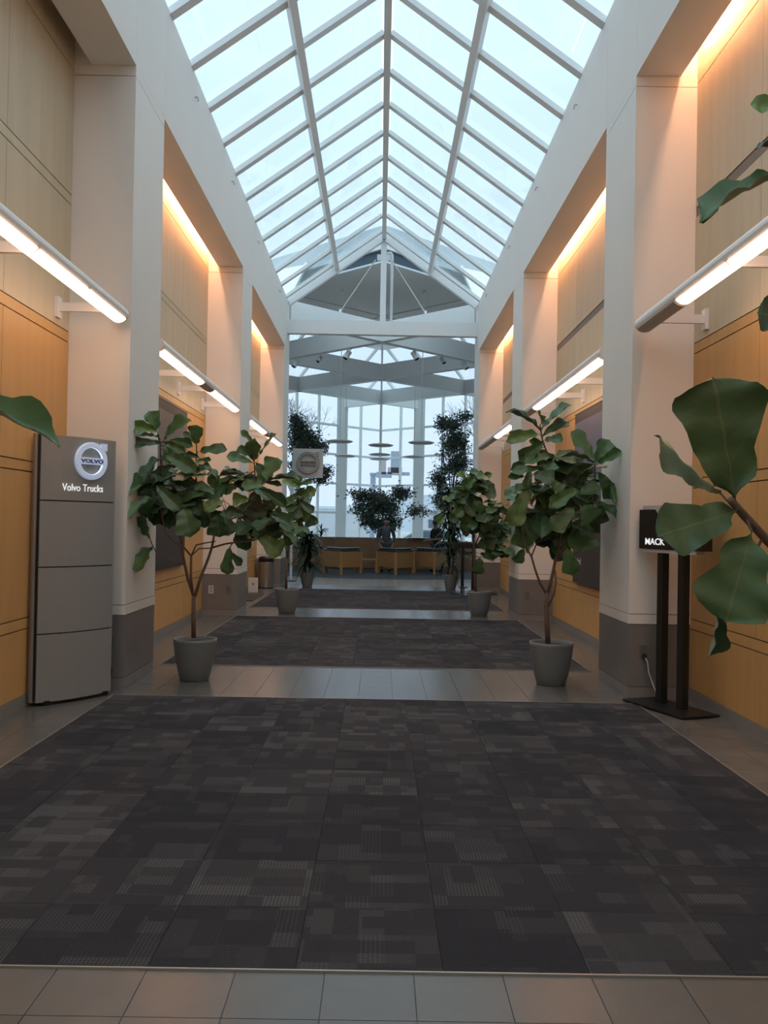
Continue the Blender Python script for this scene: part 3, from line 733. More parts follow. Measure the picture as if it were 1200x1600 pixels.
# ------------------------------------------------------------------ reception desks
def desk(x, y, lab):
    t = thing('reception_desk', (x, y, 0), lab, 'desk', 'angular reception desks')
    L_, R_ = (-.56, .88), (.56, .88)
    def V(off0, off1, w=1.0):   # chevron band between two offsets behind the front line
        return [(0, off0), (R_[0]*w, R_[1]*w+off0), (R_[0]*w, R_[1]*w+off1), (0, off1), (L_[0]*w, L_[1]*w+off1), (L_[0]*w, L_[1]*w+off0)]
    f = lambda X, Y, h: (x+X, y+Y, h)
    MB().prism(V(-.04, .62), .70, .735, f).build('worktop', M_['counter'], t)
    MB().prism(V(.22, .62, .9), .78, .80, f).build('raised_shelf', M_['grey_top'], t)
    MB().prism(V(.24, .60, .88), .735, .78, f).build('shelf_box', M_['counter'], t)
    for s in (-1, 1):
        MB().bar((x+s*.03, y+.06, .46), (x+s*.54, y+.86, .46), .03, .48).build('front_panel', M_['desk'], t)
    for px_, py_ in ((0, .02), (-.56, .90), (.56, .90), (-.5, 1.35), (.5, 1.35)):
        MB().box(x+px_-.035, x+px_+.035, y+py_-.035, y+py_+.035, .007, .70).build('leg', M_['desk'], t)
desk(-1.09, 26.85, 'angular honey wood reception desk nearest the viewer on the left')
desk(.52, 27.33, 'angular honey wood reception desk in front of the man in the grey sweater')
desk(1.72, 28.0, 'angular honey wood reception desk in front of the person in black')
desk(-2.35, 28.3, 'angular reception desk at the far left, half hidden by the dark plant')
bn = thing('low_table', (-.42, 29.2, 0), 'low honey wood table between the two centre desks', 'table')
MB().box(-.78, -.05, 28.9, 29.5, .37, .40).build('top', M_['desk'], bn)
for a in (-.74, -.09):
    for b_ in (28.94, 29.46): MB().box(a-.025, a+.025, b_-.025, b_+.025, .007, .37).build('leg', M_['desk'], bn)
# chair-like frame next to desk
cf = thing('stool', (1.12, 29.8, 0), 'dark wood stool between the two right-hand desks', 'stool')
MB().box(  .96, 1.28, 29.65, 29.97, .40, .45).build('seat', M_['deskpanel'], cf)
for a in (.99, 1.25):
    for b_ in (29.68, 29.94): MB().box(a-.02, a+.02, b_-.02, b_+.02, .007, .40).build('leg', M_['deskpanel'], cf)
# planter wall
pw = thing('planter', (0, 31.6, .007), 'long brown wooden planter wall behind the reception desks', 'planter')
xs = [-2.15, -1.5, -.85, -.2, .45, 1.1, 1.85]
for a, b_ in zip(xs, xs[1:]): MB().box(a+.004, b_-.004, 30.9, 30.94, .03, 1.04).build('panel', M_['deskpanel'], pw)
MB().box(-3.2, 3.2, 30.94, 31.0, .007, .98).build('inner_box', M_['deskpanel'], pw)
MB().box(-3.2, 3.2, 31.0, 33.0, .007, .90).build('soil', M_['soil'], pw)
MB().box(-2.17, 1.87, 30.88, 31.02, 1.04, 1.06).build('capping', M_['desk'], pw)
tag(box('shelf_board', M_['counter'], .98, 1.85, 30.7, 31.0, 1.06, 1.075), 'thin black tray lying on top of the planter wall at the right', 'tray')

# ------------------------------------------------------------------ people
def skinned(name, m, parent, V, E, Rr, sub=1):
    me = bpy.data.meshes.new(name); me.from_pydata([tuple(v) for v in V], E, []); me.materials.append(m)
    o = bpy.data.objects.new(name, me); COL.objects.link(o); o.parent = parent
    sk = o.modifiers.new('skin', 'SKIN'); sk.use_smooth_shade = True
    me.skin_vertices[0].data[0].use_root = True
    for i, r in enumerate(Rr): me.skin_vertices[0].data[i].radius = (r, r) if not isinstance(r, tuple) else r
    sb_ = o.modifiers.new('sub', 'SUBSURF'); sb_.levels = sub; sb_.render_levels = sub
    dg = bpy.context.evaluated_depsgraph_get(); me2 = bpy.data.meshes.new_from_object(o.evaluated_get(dg))
    o.modifiers.clear(); o.data = me2; me2.polygons.foreach_set('use_smooth', [True]*len(me2.polygons))
    return o
def person(x, y, rz, lab, shirt, pants, hair_full, H=1.72, head_fwd=.06, arms='down', sleeve=1.0):
    t = thing('person', (x, y, .012), lab, 'person', rz=rz); k = H/1.75
    f = -1  # faces local -y
    sh, hip = 1.42*k, .92*k
    V = [(0, 0, hip), (0, -.01, 1.12*k), (0, -.015, 1.30*k), (0, -.02, sh), (0, -.02-head_fwd*.4, 1.50*k), (0, -.03-head_fwd, 1.57*k), (0, -.035-head_fwd*1.2, 1.66*k)]
    E = [(i, i+1) for i in range(6)]; R = [.135*k, .12*k, .145*k, .09*k, .052*k, .072*k, .07*k]
    for s in (-1, 1):
        b = len(V)
        if arms == 'down': A = [(s*.19, -.02, 1.41*k), (s*.27, .03, 1.13*k), (s*.22, -.12, .93*k), (s*.19, -.17, .87*k)]
        elif s < 0: A = [(s*.19, -.02, 1.41*k), (s*.25, -.02, 1.14*k), (s*.20, -.26, 1.08*k), (s*.17, -.34, 1.07*k)]
        else: A = [(s*.19, -.02, 1.41*k), (s*.26, -.04, 1.14*k), (s*.14, -.28, 1.10*k), (s*.10, -.36, 1.09*k)]
        V += A; E += [(3, b), (b, b+1), (b+1, b+2), (b+2, b+3)]; R += [.055*k, .042*k, .03*k, .034*k]
        d = (Vector(A[3])-Vector(A[2])).normalized(); sd_ = Vector((1, 0, 0)) if arms != 'down' else Vector((0, 1, 0)).cross(d).normalized()
        w = Vector(A[3])
        for q, (of, ln) in enumerate(((-.028, .065), (-.010, .078), (.010, .074), (.028, .060))):
            c = len(V); V += [tuple(w+sd_*of+d*.045), tuple(w+sd_*of+d*(.045+ln*.6)+Vector((0, 0, -.006))), tuple(w+sd_*of+d*(.045+ln)+Vector((0, 0, -.022)))]
            E += [(b+3, c), (c, c+1), (c+1, c+2)]; R += [.010, .009, .008]
        c = len(V); V += [tuple(w-sd_*.035*s+d*.01), tuple(w-sd_*.055*s+d*.045)]; E += [(b+3, c), (c, c+1)]; R += [.012, .009]
        b = len(V); V += [(s*.095, 0, .88*k), (s*.11, -.01, .48*k), (s*.115, .03, .09*k), (s*.12, -.10, .04)]
        E += [(0, b), (b, b+1), (b+1, b+2), (b+2, b+3)]; R += [.10*k, .062*k, .042*k, .036]
    skinned('body', M_['skin'], t, V, E, R, 2)
    # clothes follow the same joints, a little larger
    V = [(0, 0, hip-.02), (0, -.01, 1.12*k), (0, -.015, 1.30*k), (0, -.02, sh)]; E = [(0, 1), (1, 2), (2, 3)]; R = [.17*k, .15*k, .175*k, .10*k]
    for s in (-1, 1):
        b = len(V)
        if arms == 'down': A = [(s*.19, -.02, 1.41*k), (s*.27, .03, 1.13*k), (s*.22, -.12, .95*k)]
        elif s < 0: A = [(s*.19, -.02, 1.41*k), (s*.25, -.02, 1.14*k), (s*.20, -.26, 1.08*k)]
        else: A = [(s*.19, -.02, 1.41*k), (s*.26, -.04, 1.14*k), (s*.14, -.28, 1.10*k)]
        if sleeve < 1: A = A[:2]
        V += A; E += [(3, b)] + [(b+i, b+i+1) for i in range(len(A)-1)]; R += [.075*k, .06*k, .045*k][:len(A)]
    skinned('shirt', M_[shirt], t, V, E, R, 2)
    V = [(0, 0, hip+.02)]; E = []; R = [.155*k]
    for s in (-1, 1):
        b = len(V); V += [(s*.095, 0, .86*k), (s*.11, -.01, .48*k), (s*.115, .03, .10*k)]; E += [(0, b), (b, b+1), (b+1, b+2)]; R += [.118*k, .082*k, .068*k]
    skinned('trousers', M_[pants], t, V, E, R, 2)
    for s in (-1, 1):
        skinned('shoe', M_['shoe'], t, [(s*.115, .05, .05), (s*.12, -.06, .045), (s*.125, -.17, .038)], [(0, 1), (1, 2)], [.05, .05, .04], 1)
    hc = Vector((0, -.035-head_fwd*1.2, 1.655*k))
    if hair_full: MB().lathe([(.03, -.10), (.088, -.05), (.097, 0), (.088, .05), (.05, .09), (.01, .102)], tuple(hc+Vector((0, .022, .02))), 16).build('hair', M_['hair'], t, smooth=True, local=True)
    else: MB().lathe([(.070, -.055), (.092, -.02), (.088, .01), (.07, .03)], tuple(hc+Vector((0, .02, -.01))), 16).build('hair', M_['ink'], t, smooth=True, local=True)
    fy = hc.y-.088*k
    for s in (-1, 1): 
        MB().lathe([(.002, -.012), (.011, 0), (.002, .012)], (s*.03, fy+.012, hc.z-.01), 8).build('eye', M_['dark'], t, local=True)
        MB().lathe([(.004, -.028), (.014, -.005), (.012, .018), (.003, .028)], (s*.092*k, hc.y+.01, hc.z-.015), 8).build('ear', M_['skin'], t, local=True)
    MB().prism([(-.012, -.045), (.012, -.045), (.003, .0), (-.003, .0)], 0, .03, lambda a, b, h: (a, fy+.012-h*(1-(b+.045)/.06), hc.z+b)).build('nose', M_['skin'], t, local=True)
    MB().box(-.022, .022, fy+.008, fy+.02, hc.z-.068, hc.z-.062).build('mouth', M_['far_red'], t, local=True)
    return t
person(.23, 29.25, .1, 'bald-topped man in a grey-blue sweater looking down behind the centre desk', 'sweater', 'trousers', False, 1.70, .09, 'down')
person(1.88, 29.5, -.9, 'person with dark hair in a black T-shirt and jeans behind the right-hand desk', 'tee', 'jeans', True, 1.66, .05, 'fwd', .6)

# ------------------------------------------------------------------ plants
def pot(t, x, y, r, h):
    MB().lathe([(r*.62, 0), (r*.66, .01), (r*.80, h*.30), (r*.92, h*.62), (r*.985, h*.93), (r, h), (r*.93, h), (r*.91, h*.94), (r*.88, h*.90)], (x, y, 0), 36).build('pot', M_['pot'], t, smooth=True)
    b = MB(); 
    b.lathe([(r*.90, h*.90), (r*.6, h*.94), (.01, h*.955)], (x, y, 0), 24); b.build('mulch', M_['soil'], t)

_HW = [(0, .008), (.05, .02), (.10, .12), (.18, .24), (.28, .30), (.38, .295), (.48, .33), (.60, .43), (.72, .495), (.82, .49), (.88, .455), (.93, .38), (.965, .28), (.988, .16), (1.0, .03)]
def _hw(t):
    for (a, p), (b_, q) in zip(_HW, _HW[1:]):
        if t <= b_: f = (t-a)/(b_-a); f = f*f*(3-2*f)*.5 + f*.5; return p+(q-p)*f
HW = [(t, _hw(t)) for t in (0, .03, .07, .11, .16, .22, .29, .37, .45, .53, .61, .68, .75, .81, .86, .90, .935, .96, .98, .993, 1)]
def fig_leaf_mesh(seed, m, bend, fold):
    r = random.Random(seed); b = MB(); vs = []; fs = []; uv = []
    ph = r.random()*6; nx = 8
    for (t, w) in HW:
        wl = w*(1+.07*math.sin(11*t+ph)); wr = w*(1+.07*math.sin(12*t+ph+2))
        for j in range(nx+1):
            q = j/nx*2-1; ww = wl if q < 0 else wr
            x = q*ww
            y = t - .03*abs(q)*(1 if t > .9 else 0) + .012*math.sin(ph+t*20+q*3)*abs(q)
            z = -bend*t*t + fold*abs(q)**1.3*ww + .035*abs(q)**2*math.sin(t*17+ph+(2.5 if q > 0 else 0)) + .012*math.cos(t*22)*(1-abs(q))
            vs.append((x, y, z)); uv.append((q/2+.5, t))
    n = nx+1
    for i in range(len(HW)-1):
        for j in range(nx): fs.append((i*n+j, i*n+j+1, (i+1)*n+j+1, (i+1)*n+j))
    b.add(vs, fs, uv); return b.mesh('leaf', m, smooth=True, uv=True)
FIG = [fig_leaf_mesh(i, M_['leaf'], bd, fo) for i, (bd, fo) in enumerate(((.10, .20), (.28, .3), (.05, .12), (.40, .28), (.18, .45), (.30, .1)))]
FIGB = [fig_leaf_mesh(20+i, M_['leaf2'], bd, fo) for i, (bd, fo) in enumerate(((.10, .18), (.25, .25), (.3, .35)))]
FIGD = fig_leaf_mesh(33, M_['leaf'], .03, .06)

BP = {}; PET = {}
def leaf(t, B, T_, wid, nhint, me):
    pts = BP.get(t.name)
    if pts:
        q = min(pts, key=lambda p: (p-B).length_squared)
        if (q-B).length > .01: PET.setdefault(t.name, MB()).tube([q, q.lerp(B, .6)+Vector((0, 0, -.02*min(1, (q-B).length*3))), B], [.0045, .0035, .003], 5, False)
    ax = (T_-B); L_ = ax.length
    if L_ < 1e-3: return
    ax.normalize(); n_ = nhint - ax*nhint.dot(ax)
    if n_.length < 1e-3: n_ = ax.orthogonal()
    n_.normalize(); x = ax.cross(n_)
    M = Matrix(((x.x*wid, ax.x*L_, n_.x*L_, B.x), (x.y*wid, ax.y*L_, n_.y*L_, B.y), (x.z*wid, ax.z*L_, n_.z*L_, B.z), (0, 0, 0, 1)))
    return inst('leaf', me, t, wm(t).inverted() @ M)

def safe(p):
    for q in PY:
        if abs(p.x) > XI-.03 and q-.06 < p.y < q+PT+.03:
            k = (XI-.03)/abs(p.x); return CAM + (p-CAM)*k
    return p
def px_leaves(t, Y, sc, ox, oy, rows, seed, spread=.22, bright=.25):
    """rows (base u, base v, tip u, tip v, width) in an enlarged crop: scale sc, origin ox, oy; Y the tree's depth"""
    r = random.Random(seed)
    for row in rows:
        bu, bv, tu, tv, w = row[:5]; dy = row[5] if len(row) > 5 else r.uniform(-spread, spread)
        B = safe(at(ox+bu/sc, oy+bv/sc, Y+dy)); Tp = safe(at(ox+tu/sc, oy+tv/sc, Y+dy-r.uniform(-.02, .14)))
        L_ = math.hypot(bu-tu, bv-tv); W_ = 1.22*w/sc*(Y+dy)/FPX; Tp = B+(Tp-B)*1.08
        nh = Vector((r.uniform(-.35, .35), -1, r.uniform(-.1, .9)))
        if tv > bv and L_ > 60: nh = Vector((r.uniform(-.3, .3), -1, .4))
        if w < .33*L_:   # seen edge-on: give it real width and tilt it
            W_ = .55*L_/sc*(Y+dy)/FPX; nh = Vector((0, -.28, 1))
        leaf(t, B, Tp, W_, nh, r.choice(FIGB) if r.random() < bright else r.choice(FIG))

def fill_leaves(t, spots, Y, L0, n, seed, dy=.3):
    """spots: (u, v, ru, rv) ellipses in photo pixels; leaves hang outward from the middle"""
    r = random.Random(seed)
    for u, v, ru, rv in spots:
        for _ in range(n):
            a = r.uniform(0, 2*PI); q = r.uniform(0, .75)
            y_ = Y + r.uniform(-dy, dy)
            B = at(u+math.cos(a)*ru*q*.6, v+math.sin(a)*rv*q*.6, y_)
            L_ = L0*r.uniform(.75, 1.15); el = r.uniform(-.9, .5); az = r.uniform(0, 2*PI)
            d = Vector((math.cos(az)*math.cos(el), math.sin(az)*math.cos(el), math.sin(el)))
            leaf(t, safe(B), safe(B+d*L_), L_*r.uniform(.6, .78), Vector((r.uniform(-.3, .3), -.5, 1)) if abs(el) < .6 else Vector((0, -1, .3)), r.choice(FIG))

def branches(t, Y, sc, ox, oy, lines, name='branch'):
    for pts, ra, rb, dy in lines:
        P = [at(ox+u/sc, oy+v/sc, Y+dy*i/max(1, len(pts)-1)) for i, (u, v) in enumerate(pts)]
        k = len(P); R = [ra+(rb-ra)*i/(k-1) for i in range(k)]
        MB().tube(P, R, 8).build(name, M_['bark'], t, smooth=True)
        for a_, b_ in zip(P, P[1:]):
            for i in range(5): BP.setdefault(t.name, []).append(a_.lerp(b_, i/5))
        BP[t.name].append(P[-1])

# --- fig tree left, near
YL = 8.89
tl = thing('fiddle_leaf_fig', (-1.76, YL, 0), 'wide potted fiddle-leaf fig beside the kiosk, nearest tree on the left', 'tree', 'potted fiddle-leaf figs')
pot(tl, -1.76, YL, .21, .40)
branches(tl, YL, 3.477, 190, 620, [([(392, 1310), (390, 1200), (392, 1080)], .023, .019, 0)], 'trunk')
branches(tl, YL, 3.477, 190, 620, [
    ([(392, 1085), (360, 990), (335, 870), (318, 740), (290, 640), (250, 560), (225, 450), (212, 330), (210, 250)], .016, .008, .10),
    ([(385, 1060), (376, 980), (378, 865)], .014, .012, -.05),
    ([(378, 865), (340, 820), (290, 790), (240, 740), (210, 600), (190, 560)], .010, .006, -.15),
    ([(378, 865), (405, 805), (450, 795), (510, 785)], .008, .006, 0),
    ([(378, 865), (420, 825), (490, 822)], .007, .006, .05),
    ([(398, 1085), (430, 980), (470, 880), (490, 820), (505, 740), (470, 640), (410, 570), (405, 420), (408, 260)], .016, .006, .15),
    ([(490, 820), (560, 800), (620, 790), (700, 785), (745, 770)], .010, .006, -.15),
    ([(505, 740), (560, 680), (650, 640), (720, 560), (725, 450), (720, 330)], .010, .006, -.1),
    ([(340, 915), (310, 900), (250, 880), (190, 850), (160, 790), (140, 720)], .006, .005, -.1)])
px_leaves(tl, YL, 5.925, 190, 630, [
    (330, 255, 265, 85, 130, -.1), (400, 330, 590, 150, 150, -.05), (330, 260, 140, 200, 100, -.2), (360, 370, 145, 340, 85, -.15), (355, 320, 160, 275, 60, 0),
    (450, 340, 645, 385, 85, -.2), (395, 470, 630, 570, 125, -.25), (380, 360, 560, 420, 85, 0), (375, 500, 150, 640, 60, .1), (430, 570, 290, 740, 170, .1), (360, 660, 165, 770, 130, 0),
    (690, 385, 690, 215, 135, -.1), (680, 360, 580, 270, 55, -.1), (705, 450, 915, 395, 95, 0), (720, 500, 610, 470, 55, 0), (700, 530, 815, 520, 40, 0), (715, 570, 890, 645, 60, -.1),
    (600, 700, 460, 650, 45, -.1), (600, 690, 800, 655, 50, -.1), (320, 760, 520, 960, 125, -.3), (530, 930, 710, 780, 105, -.2), (570, 960, 620, 1190, 205, -.35),
    (325, 880, 85, 940, 60, -.2), (310, 890, 210, 840, 70, 0), (310, 950, 420, 1000, 85, -.1), (880, 830, 700, 740, 85, -.2), (860, 860, 700, 860, 105, -.05), (948, 900, 775, 965, 115, -.3),
    (890, 1020, 890, 1215, 185, -.2), (250, 1250, 150, 1120, 120, -.05), (285, 1320, 125, 1480, 150, -.1), (870, 830, 850, 690, 100, 0), (930, 860, 900, 700, 80, 0),
    (450, 420, 560, 500, 90, .15), (500, 700, 560, 850, 170, .2), (620, 760, 600, 940, 160, .2), (480, 960, 380, 1090, 150, .15), (330, 960, 220, 1040, 110, .1), (560, 960, 540, 1130, 150, .2),
    (420, 560, 500, 740, 170, .2), (650, 900, 660, 1090, 150, .15), (300, 800, 260, 960, 100, .15), (420, 400, 440, 540, 110, .1)], 11)
fill_leaves(tl, [(262, 785, 30, 26), (300, 775, 22, 24), (285, 740, 18, 24), (240, 760, 18, 20), (318, 790, 14, 18)], YL+.1, .28, 9, 5, .25)
px_leaves(tl, YL, 6.664, 340, 660, [
    (375, 215, 255, 92, 65, -.1), (375, 400, 375, 205, 140, -.05), (430, 350, 590, 118, 80, -.1), (330, 345, 215, 265, 85, 0), (365, 420, 115, 345, 110, -.2),
    (500, 610, 600, 375, 200, -.15), (490, 625, 790, 505, 60, -.2), (400, 420, 505, 600, 140, -.05), (280, 550, 30, 522, 60, -.1), (320, 590, 130, 610, 50, -.1),
    (490, 640, 300, 640, 100, -.3), (500, 630, 650, 645, 55, 0), (440, 690, 690, 850, 115, -.25), (330, 800, 150, 795, 120, -.3), (290, 965, 95, 920, 110, -.25),
    (385, 700, 385, 1000, 190, .05), (520, 800, 510, 1040, 150, .1), (440, 1195, 640, 1340, 190, -.2), (690, 1130, 765, 1270, 95, -.1), (640, 1120, 830, 1225, 50, -.1),
    (450, 1190, 345, 1095, 70, -.1), (310, 1200, 185, 1165, 80, -.1), (130, 1290, 95, 1565, 125, -.15), (125, 1350, 240, 1470, 75, -.1), (205, 1010, 230, 1120, 45, 0),
    (90, 640, 0, 760, 100, 0), (210, 660, 60, 700, 120, .05), (60, 900, 110, 1160, 170, -.1), (330, 520, 330, 700, 150, .1), (620, 900, 560, 1080, 120, .1), (470, 700, 560, 860, 130, .1), (300, 840, 350, 1050, 110, .12),
    (560, 1000, 600, 1180, 150, .1), (640, 860, 620, 1040, 100, .1)], 12)
fill_leaves(tl, [(398, 790, 24, 26), (405, 822, 18, 22), (385, 745, 16, 20), (425, 810, 14, 20)], YL+.15, .28, 8, 6, .2)

# --- fig tree right, near
YR = 8.98
trr = thing('fiddle_leaf_fig', (1.72, YR, 0), 'dense potted fiddle-leaf fig in front of the right-hand pillars, nearest on the right', 'tree', 'potted fiddle-leaf figs')
pot(trr, 1.72, YR, .215, .415)
branches(trr, YR, 3.403, 660, 620, [([(668, 1310), (662, 1200), (658, 1110), (662, 1040)], .026, .022, 0)], 'trunk')
branches(trr, YR, 3.403, 660, 620, [
    ([(660, 1050), (625, 990), (600, 920), (580, 850), (545, 790), (530, 700), (560, 560)], .012, .007, -.1), ([(580, 850), (595, 810), (612, 772)], .008, .006, .05),
    ([(664, 1050), (690, 950), (705, 880), (730, 790), (745, 680), (760, 560), (690, 360), (640, 240), (625, 150)], .017, .006, .1),
    ([(666, 1120), (700, 1050), (710, 980), (704, 920)], .010, .008, -.05), ([(710, 850), (760, 800), (830, 700), (900, 560), (918, 420), (915, 340)], .012, .006, -.1)])
px_leaves(trr, YR, 5.717, 790, 620, [
    (310, 300, 85, 80, 85, 0), (320, 240, 310, 135, 85, .1), (320, 290, 550, 60, 95, -.05), (330, 350, 540, 190, 100, -.1), (305, 330, 60, 355, 115, -.1), (340, 390, 500, 370, 90, -.2),
    (345, 410, 135, 555, 115, -.15), (340, 430, 260, 395, 60, 0), (340, 640, 110, 625, 85, -.2), (240, 560, 90, 610, 60, 0), (240, 690, 425, 730, 125, -.3), (400, 750, 505, 835, 105, -.3),
    (215, 650, 185, 820, 55, 0), (170, 710, 42, 710, 60, 0), (160, 840, 10, 900, 50, 0), (215, 800, 60, 1130, 155, -.2), (640, 830, 430, 945, 115, -.3),
    (800, 570, 610, 320, 190, -.15), (800, 580, 920, 400, 140, -.1), (815, 600, 1010, 490, 85, -.15), (790, 590, 530, 425, 85, -.25), (720, 560, 580, 500, 85, 0),
    (430, 570, 545, 520, 100, .1), (790, 640, 620, 700, 150, .0), (700, 560, 540, 640, 155, .1), (830, 680, 955, 880, 145, -.1), (940, 780, 975, 920, 75, 0), (650, 870, 830, 795, 120, -.25),
    (720, 930, 985, 1000, 50, -.1), (700, 960, 785, 1105, 195, -.35), (620, 980, 440, 1150, 150, -.3), (850, 960, 862, 1115, 100, 0), (330, 800, 400, 1010, 230, 0), (310, 950, 310, 1255, 220, .1),
    (150, 1080, 150, 1330, 170, 0), (500, 1130, 540, 1320, 190, .1), (660, 1080, 690, 1350, 230, .05), (545, 1340, 590, 1560, 135, -.1), (165, 1350, 105, 1480, 90, 0), (390, 1000, 420, 1200, 150, .1),
    (300, 470, 370, 590, 150, .1), (560, 700, 700, 780, 140, .1), (600, 850, 560, 1000, 170, .1), (820, 1060, 760, 1190, 130, .1)], 21, bright=.12)
fill_leaves(trr, [(845, 800, 26, 30), (875, 760, 30, 30), (905, 745, 20, 26), (835, 760, 22, 26), (890, 815, 26, 22), (860, 720, 16, 18), (850, 835, 20, 16)], YR+.1, .29, 10, 7, .28)

# --- far figs
Y2 = 15.49
t3 = thing('fiddle_leaf_fig', (-1.53, Y2, 0), 'slim potted fiddle-leaf fig farther back on the left, near the square sign', 'tree', 'potted fiddle-leaf figs')
pot(t3, -1.53, Y2, .205, .42)
branches(t3, Y2, 10.9, 370, 820, [([(840, 1100), (840, 850), (835, 600)], .024, .018, 0)], 'trunk')
branches(t3, Y2, 6.316, 370, 640, [([(500, 1470), (490, 1380), (440, 1300), (420, 1200)], .012, .008, .1), ([(500, 1470), (510, 1340), (560, 1200), (620, 1050), (600, 900), (595, 760)], .014, .008, 0), ([(560, 1200), (640, 1120), (680, 1060)], .008, .006, 0)])
px_leaves(t3, Y2, 6.316, 370, 640, [(590, 770, 460, 680, 70), (600, 765, 585, 655, 115), (600, 750, 730, 705, 50), (610, 850, 755, 795, 95), (600, 890, 745, 1000, 75), (640, 950, 690, 1090, 110), (665, 1160, 785, 1075, 85),
    (560, 900, 490, 930, 60), (610, 860, 500, 900, 70), (560, 1040, 470, 1100, 80), (600, 780, 690, 850, 100), (590, 900, 540, 1020, 100), (640, 1040, 600, 1180, 100), (560, 1100, 590, 1220, 90), (540, 1150, 470, 1230, 90), (650, 1150, 640, 1260, 60), (500, 1250, 440, 1340, 80)], 31, .25)
fill_leaves(t3, [(463, 790, 14, 22), (455, 822, 14, 16), (470, 770, 12, 14)], Y2, .27, 9, 8, .2)
Y3 = 15.63
t4 = thing('fiddle_leaf_fig', (1.74, Y3, 0), 'bushy potted fiddle-leaf fig farther back on the right', 'tree', 'potted fiddle-leaf figs')
pot(t4, 1.74, Y3, .21, .42)
branches(t4, Y3, 8.571, 700, 820, [([(370, 930), (360, 600), (350, 300), (330, 100)], .026, .02, 0)], 'trunk')
branches(t4, Y3, 6.665, 660, 720, [([(540, 800), (500, 560), (480, 300), (500, 150)], .018, .008, 0), ([(540, 900), (600, 760), (720, 620), (830, 600)], .012, .008, -.1), ([(540, 760), (400, 580), (280, 500), (200, 560)], .010, .006, 0), ([(545, 1000), (620, 1000), (740, 1050)], .008, .004, -.1)])
px_leaves(t4, Y3, 6.665, 660, 720, [(500, 180, 545, 85, 90), (510, 200, 640, 140, 90), (560, 220, 700, 140, 60), (460, 200, 380, 120, 70), (480, 290, 340, 300, 60), (420, 330, 280, 370, 60), (600, 330, 760, 360, 90), (620, 280, 760, 290, 100), (300, 470, 180, 490, 60), (230, 530, 120, 610, 50), (250, 560, 170, 640, 60),
    (420, 560, 300, 600, 100), (500, 450, 420, 620, 150), (540, 400, 600, 560, 170), (640, 480, 620, 620, 120), (800, 560, 720, 660, 90), (830, 600, 700, 560, 60), (780, 660, 860, 770, 100), (720, 680, 620, 700, 90), (690, 800, 740, 1000, 150), (820, 870, 880, 990, 90), (660, 830, 600, 900, 80), (540, 960, 440, 980, 60), (600, 1000, 580, 1170, 110), (600, 960, 690, 1000, 60), (900, 560, 780, 470, 80), (850, 640, 930, 560, 60), (900, 390, 1040, 300, 50),
    (480, 400, 360, 480, 130), (520, 620, 420, 700, 110), (560, 560, 640, 660, 110)], 41, .3, .15)
fill_leaves(t4, [(735, 765, 20, 20), (728, 790, 22, 20), (750, 800, 22, 18), (770, 825, 18, 14), (782, 840, 14, 14), (745, 745, 16, 10), (738, 815, 16, 14), (765, 790, 16, 20), (775, 855, 14, 18)], Y3, .29, 13, 9, .3)

# --- foreground figs beside the camera
fr = thing('fiddle_leaf_fig', (1.35, 2.45, 0), 'close fiddle-leaf fig whose huge leaves reach in from the right edge', 'tree', 'potted fiddle-leaf figs')
pot(fr, 1.35, 2.45, .22, .42)
YF = 2.25
branches(fr, YF, 1, 0, 0, [([(1141, 781), (1165, 808), (1200, 846), (1260, 905), (1360, 1000)], .010, .014, .15)])
MB().tube([(1.35, 2.45, .38), (1.33, 2.45, 1.0), (1.27, 2.42, 1.35)], [.026, .022, .017], 10).build('trunk', M_['bark'], fr, smooth=True)
MB().tube([(1.33, 2.45, 1.0), (1.38, 2.43, 1.6), (1.30, 2.4, 2.2), (1.22, 2.35, 2.6)], [.02, .017, .014, .008], 8).build('branch', M_['bark'], fr, smooth=True)
BP[fr.name] += [Vector((1.33, 2.45, 1.0)).lerp(Vector((1.38, 2.43, 1.6)), i/5) for i in range(5)] + [Vector((1.38, 2.43, 1.6)).lerp(Vector((1.30, 2.4, 2.2)), i/6) for i in range(6)] + [Vector((1.30, 2.4, 2.2)).lerp(Vector((1.22, 2.35, 2.6)), i/5) for i in range(6)]
def fleaf(B, T_, w, nh, me, yb=0., yt=0., par=fr):
    leaf(par, at(*B, YF+yb), at(*T_, YF+yt), w/FPX*(YF+yb), Vector(nh), me)
fleaf((1149, 781), (1117, 588), 158, (.1, -1, .15), FIGD, 0, -.03)
fleaf((1125, 770), (1016, 688), 62, (.55, .75, -.8), FIG[0], .08, .0)
fleaf((1153, 798), (1030, 836), 86, (0, -1, .35), FIGD, 0, -.10)
fleaf((1175, 830), (1135, 972), 122, (-.1, -1, .1), FIGD, 0, -.05)
fleaf((1120, 950), (1117, 1032), 40, (.6, -1, 0), FIG[4], .02, .05)
fleaf((1235, 275), (1094, 300), 70, (.1, -.45, 1), FIG[1], .05, 0)
fleaf((1235, 175), (1175, 158), 36, (0, -1, .3), FIGB[0], 0, 0)
fleaf((1250, 235), (1187, 213), 36, (0, -.4, 1), FIG[1], 0, 0)
fleaf((1245, 500), (1184, 488), 62, (0, -1, .2), FIGD, 0, 0)
for i in range(14):
    a = rnd.uniform(-1.2, 1.2); z = rnd.uniform(1.5, 2.7); B = Vector((1.33, 2.42, z)); d = Vector((math.cos(a)*.8+.25, math.sin(a), rnd.uniform(-.4, .5))).normalized()
    leaf(fr, B, B+d*.28, .19, Vector((0, -.3, 1)), rnd.choice(FIG))
fl2 = thing('fiddle_leaf_fig', (-1.75, 2.75, 0), 'close fiddle-leaf fig showing a single leaf at the left edge', 'tree', 'potted fiddle-leaf figs')
pot(fl2, -1.75, 2.75, .22, .42)
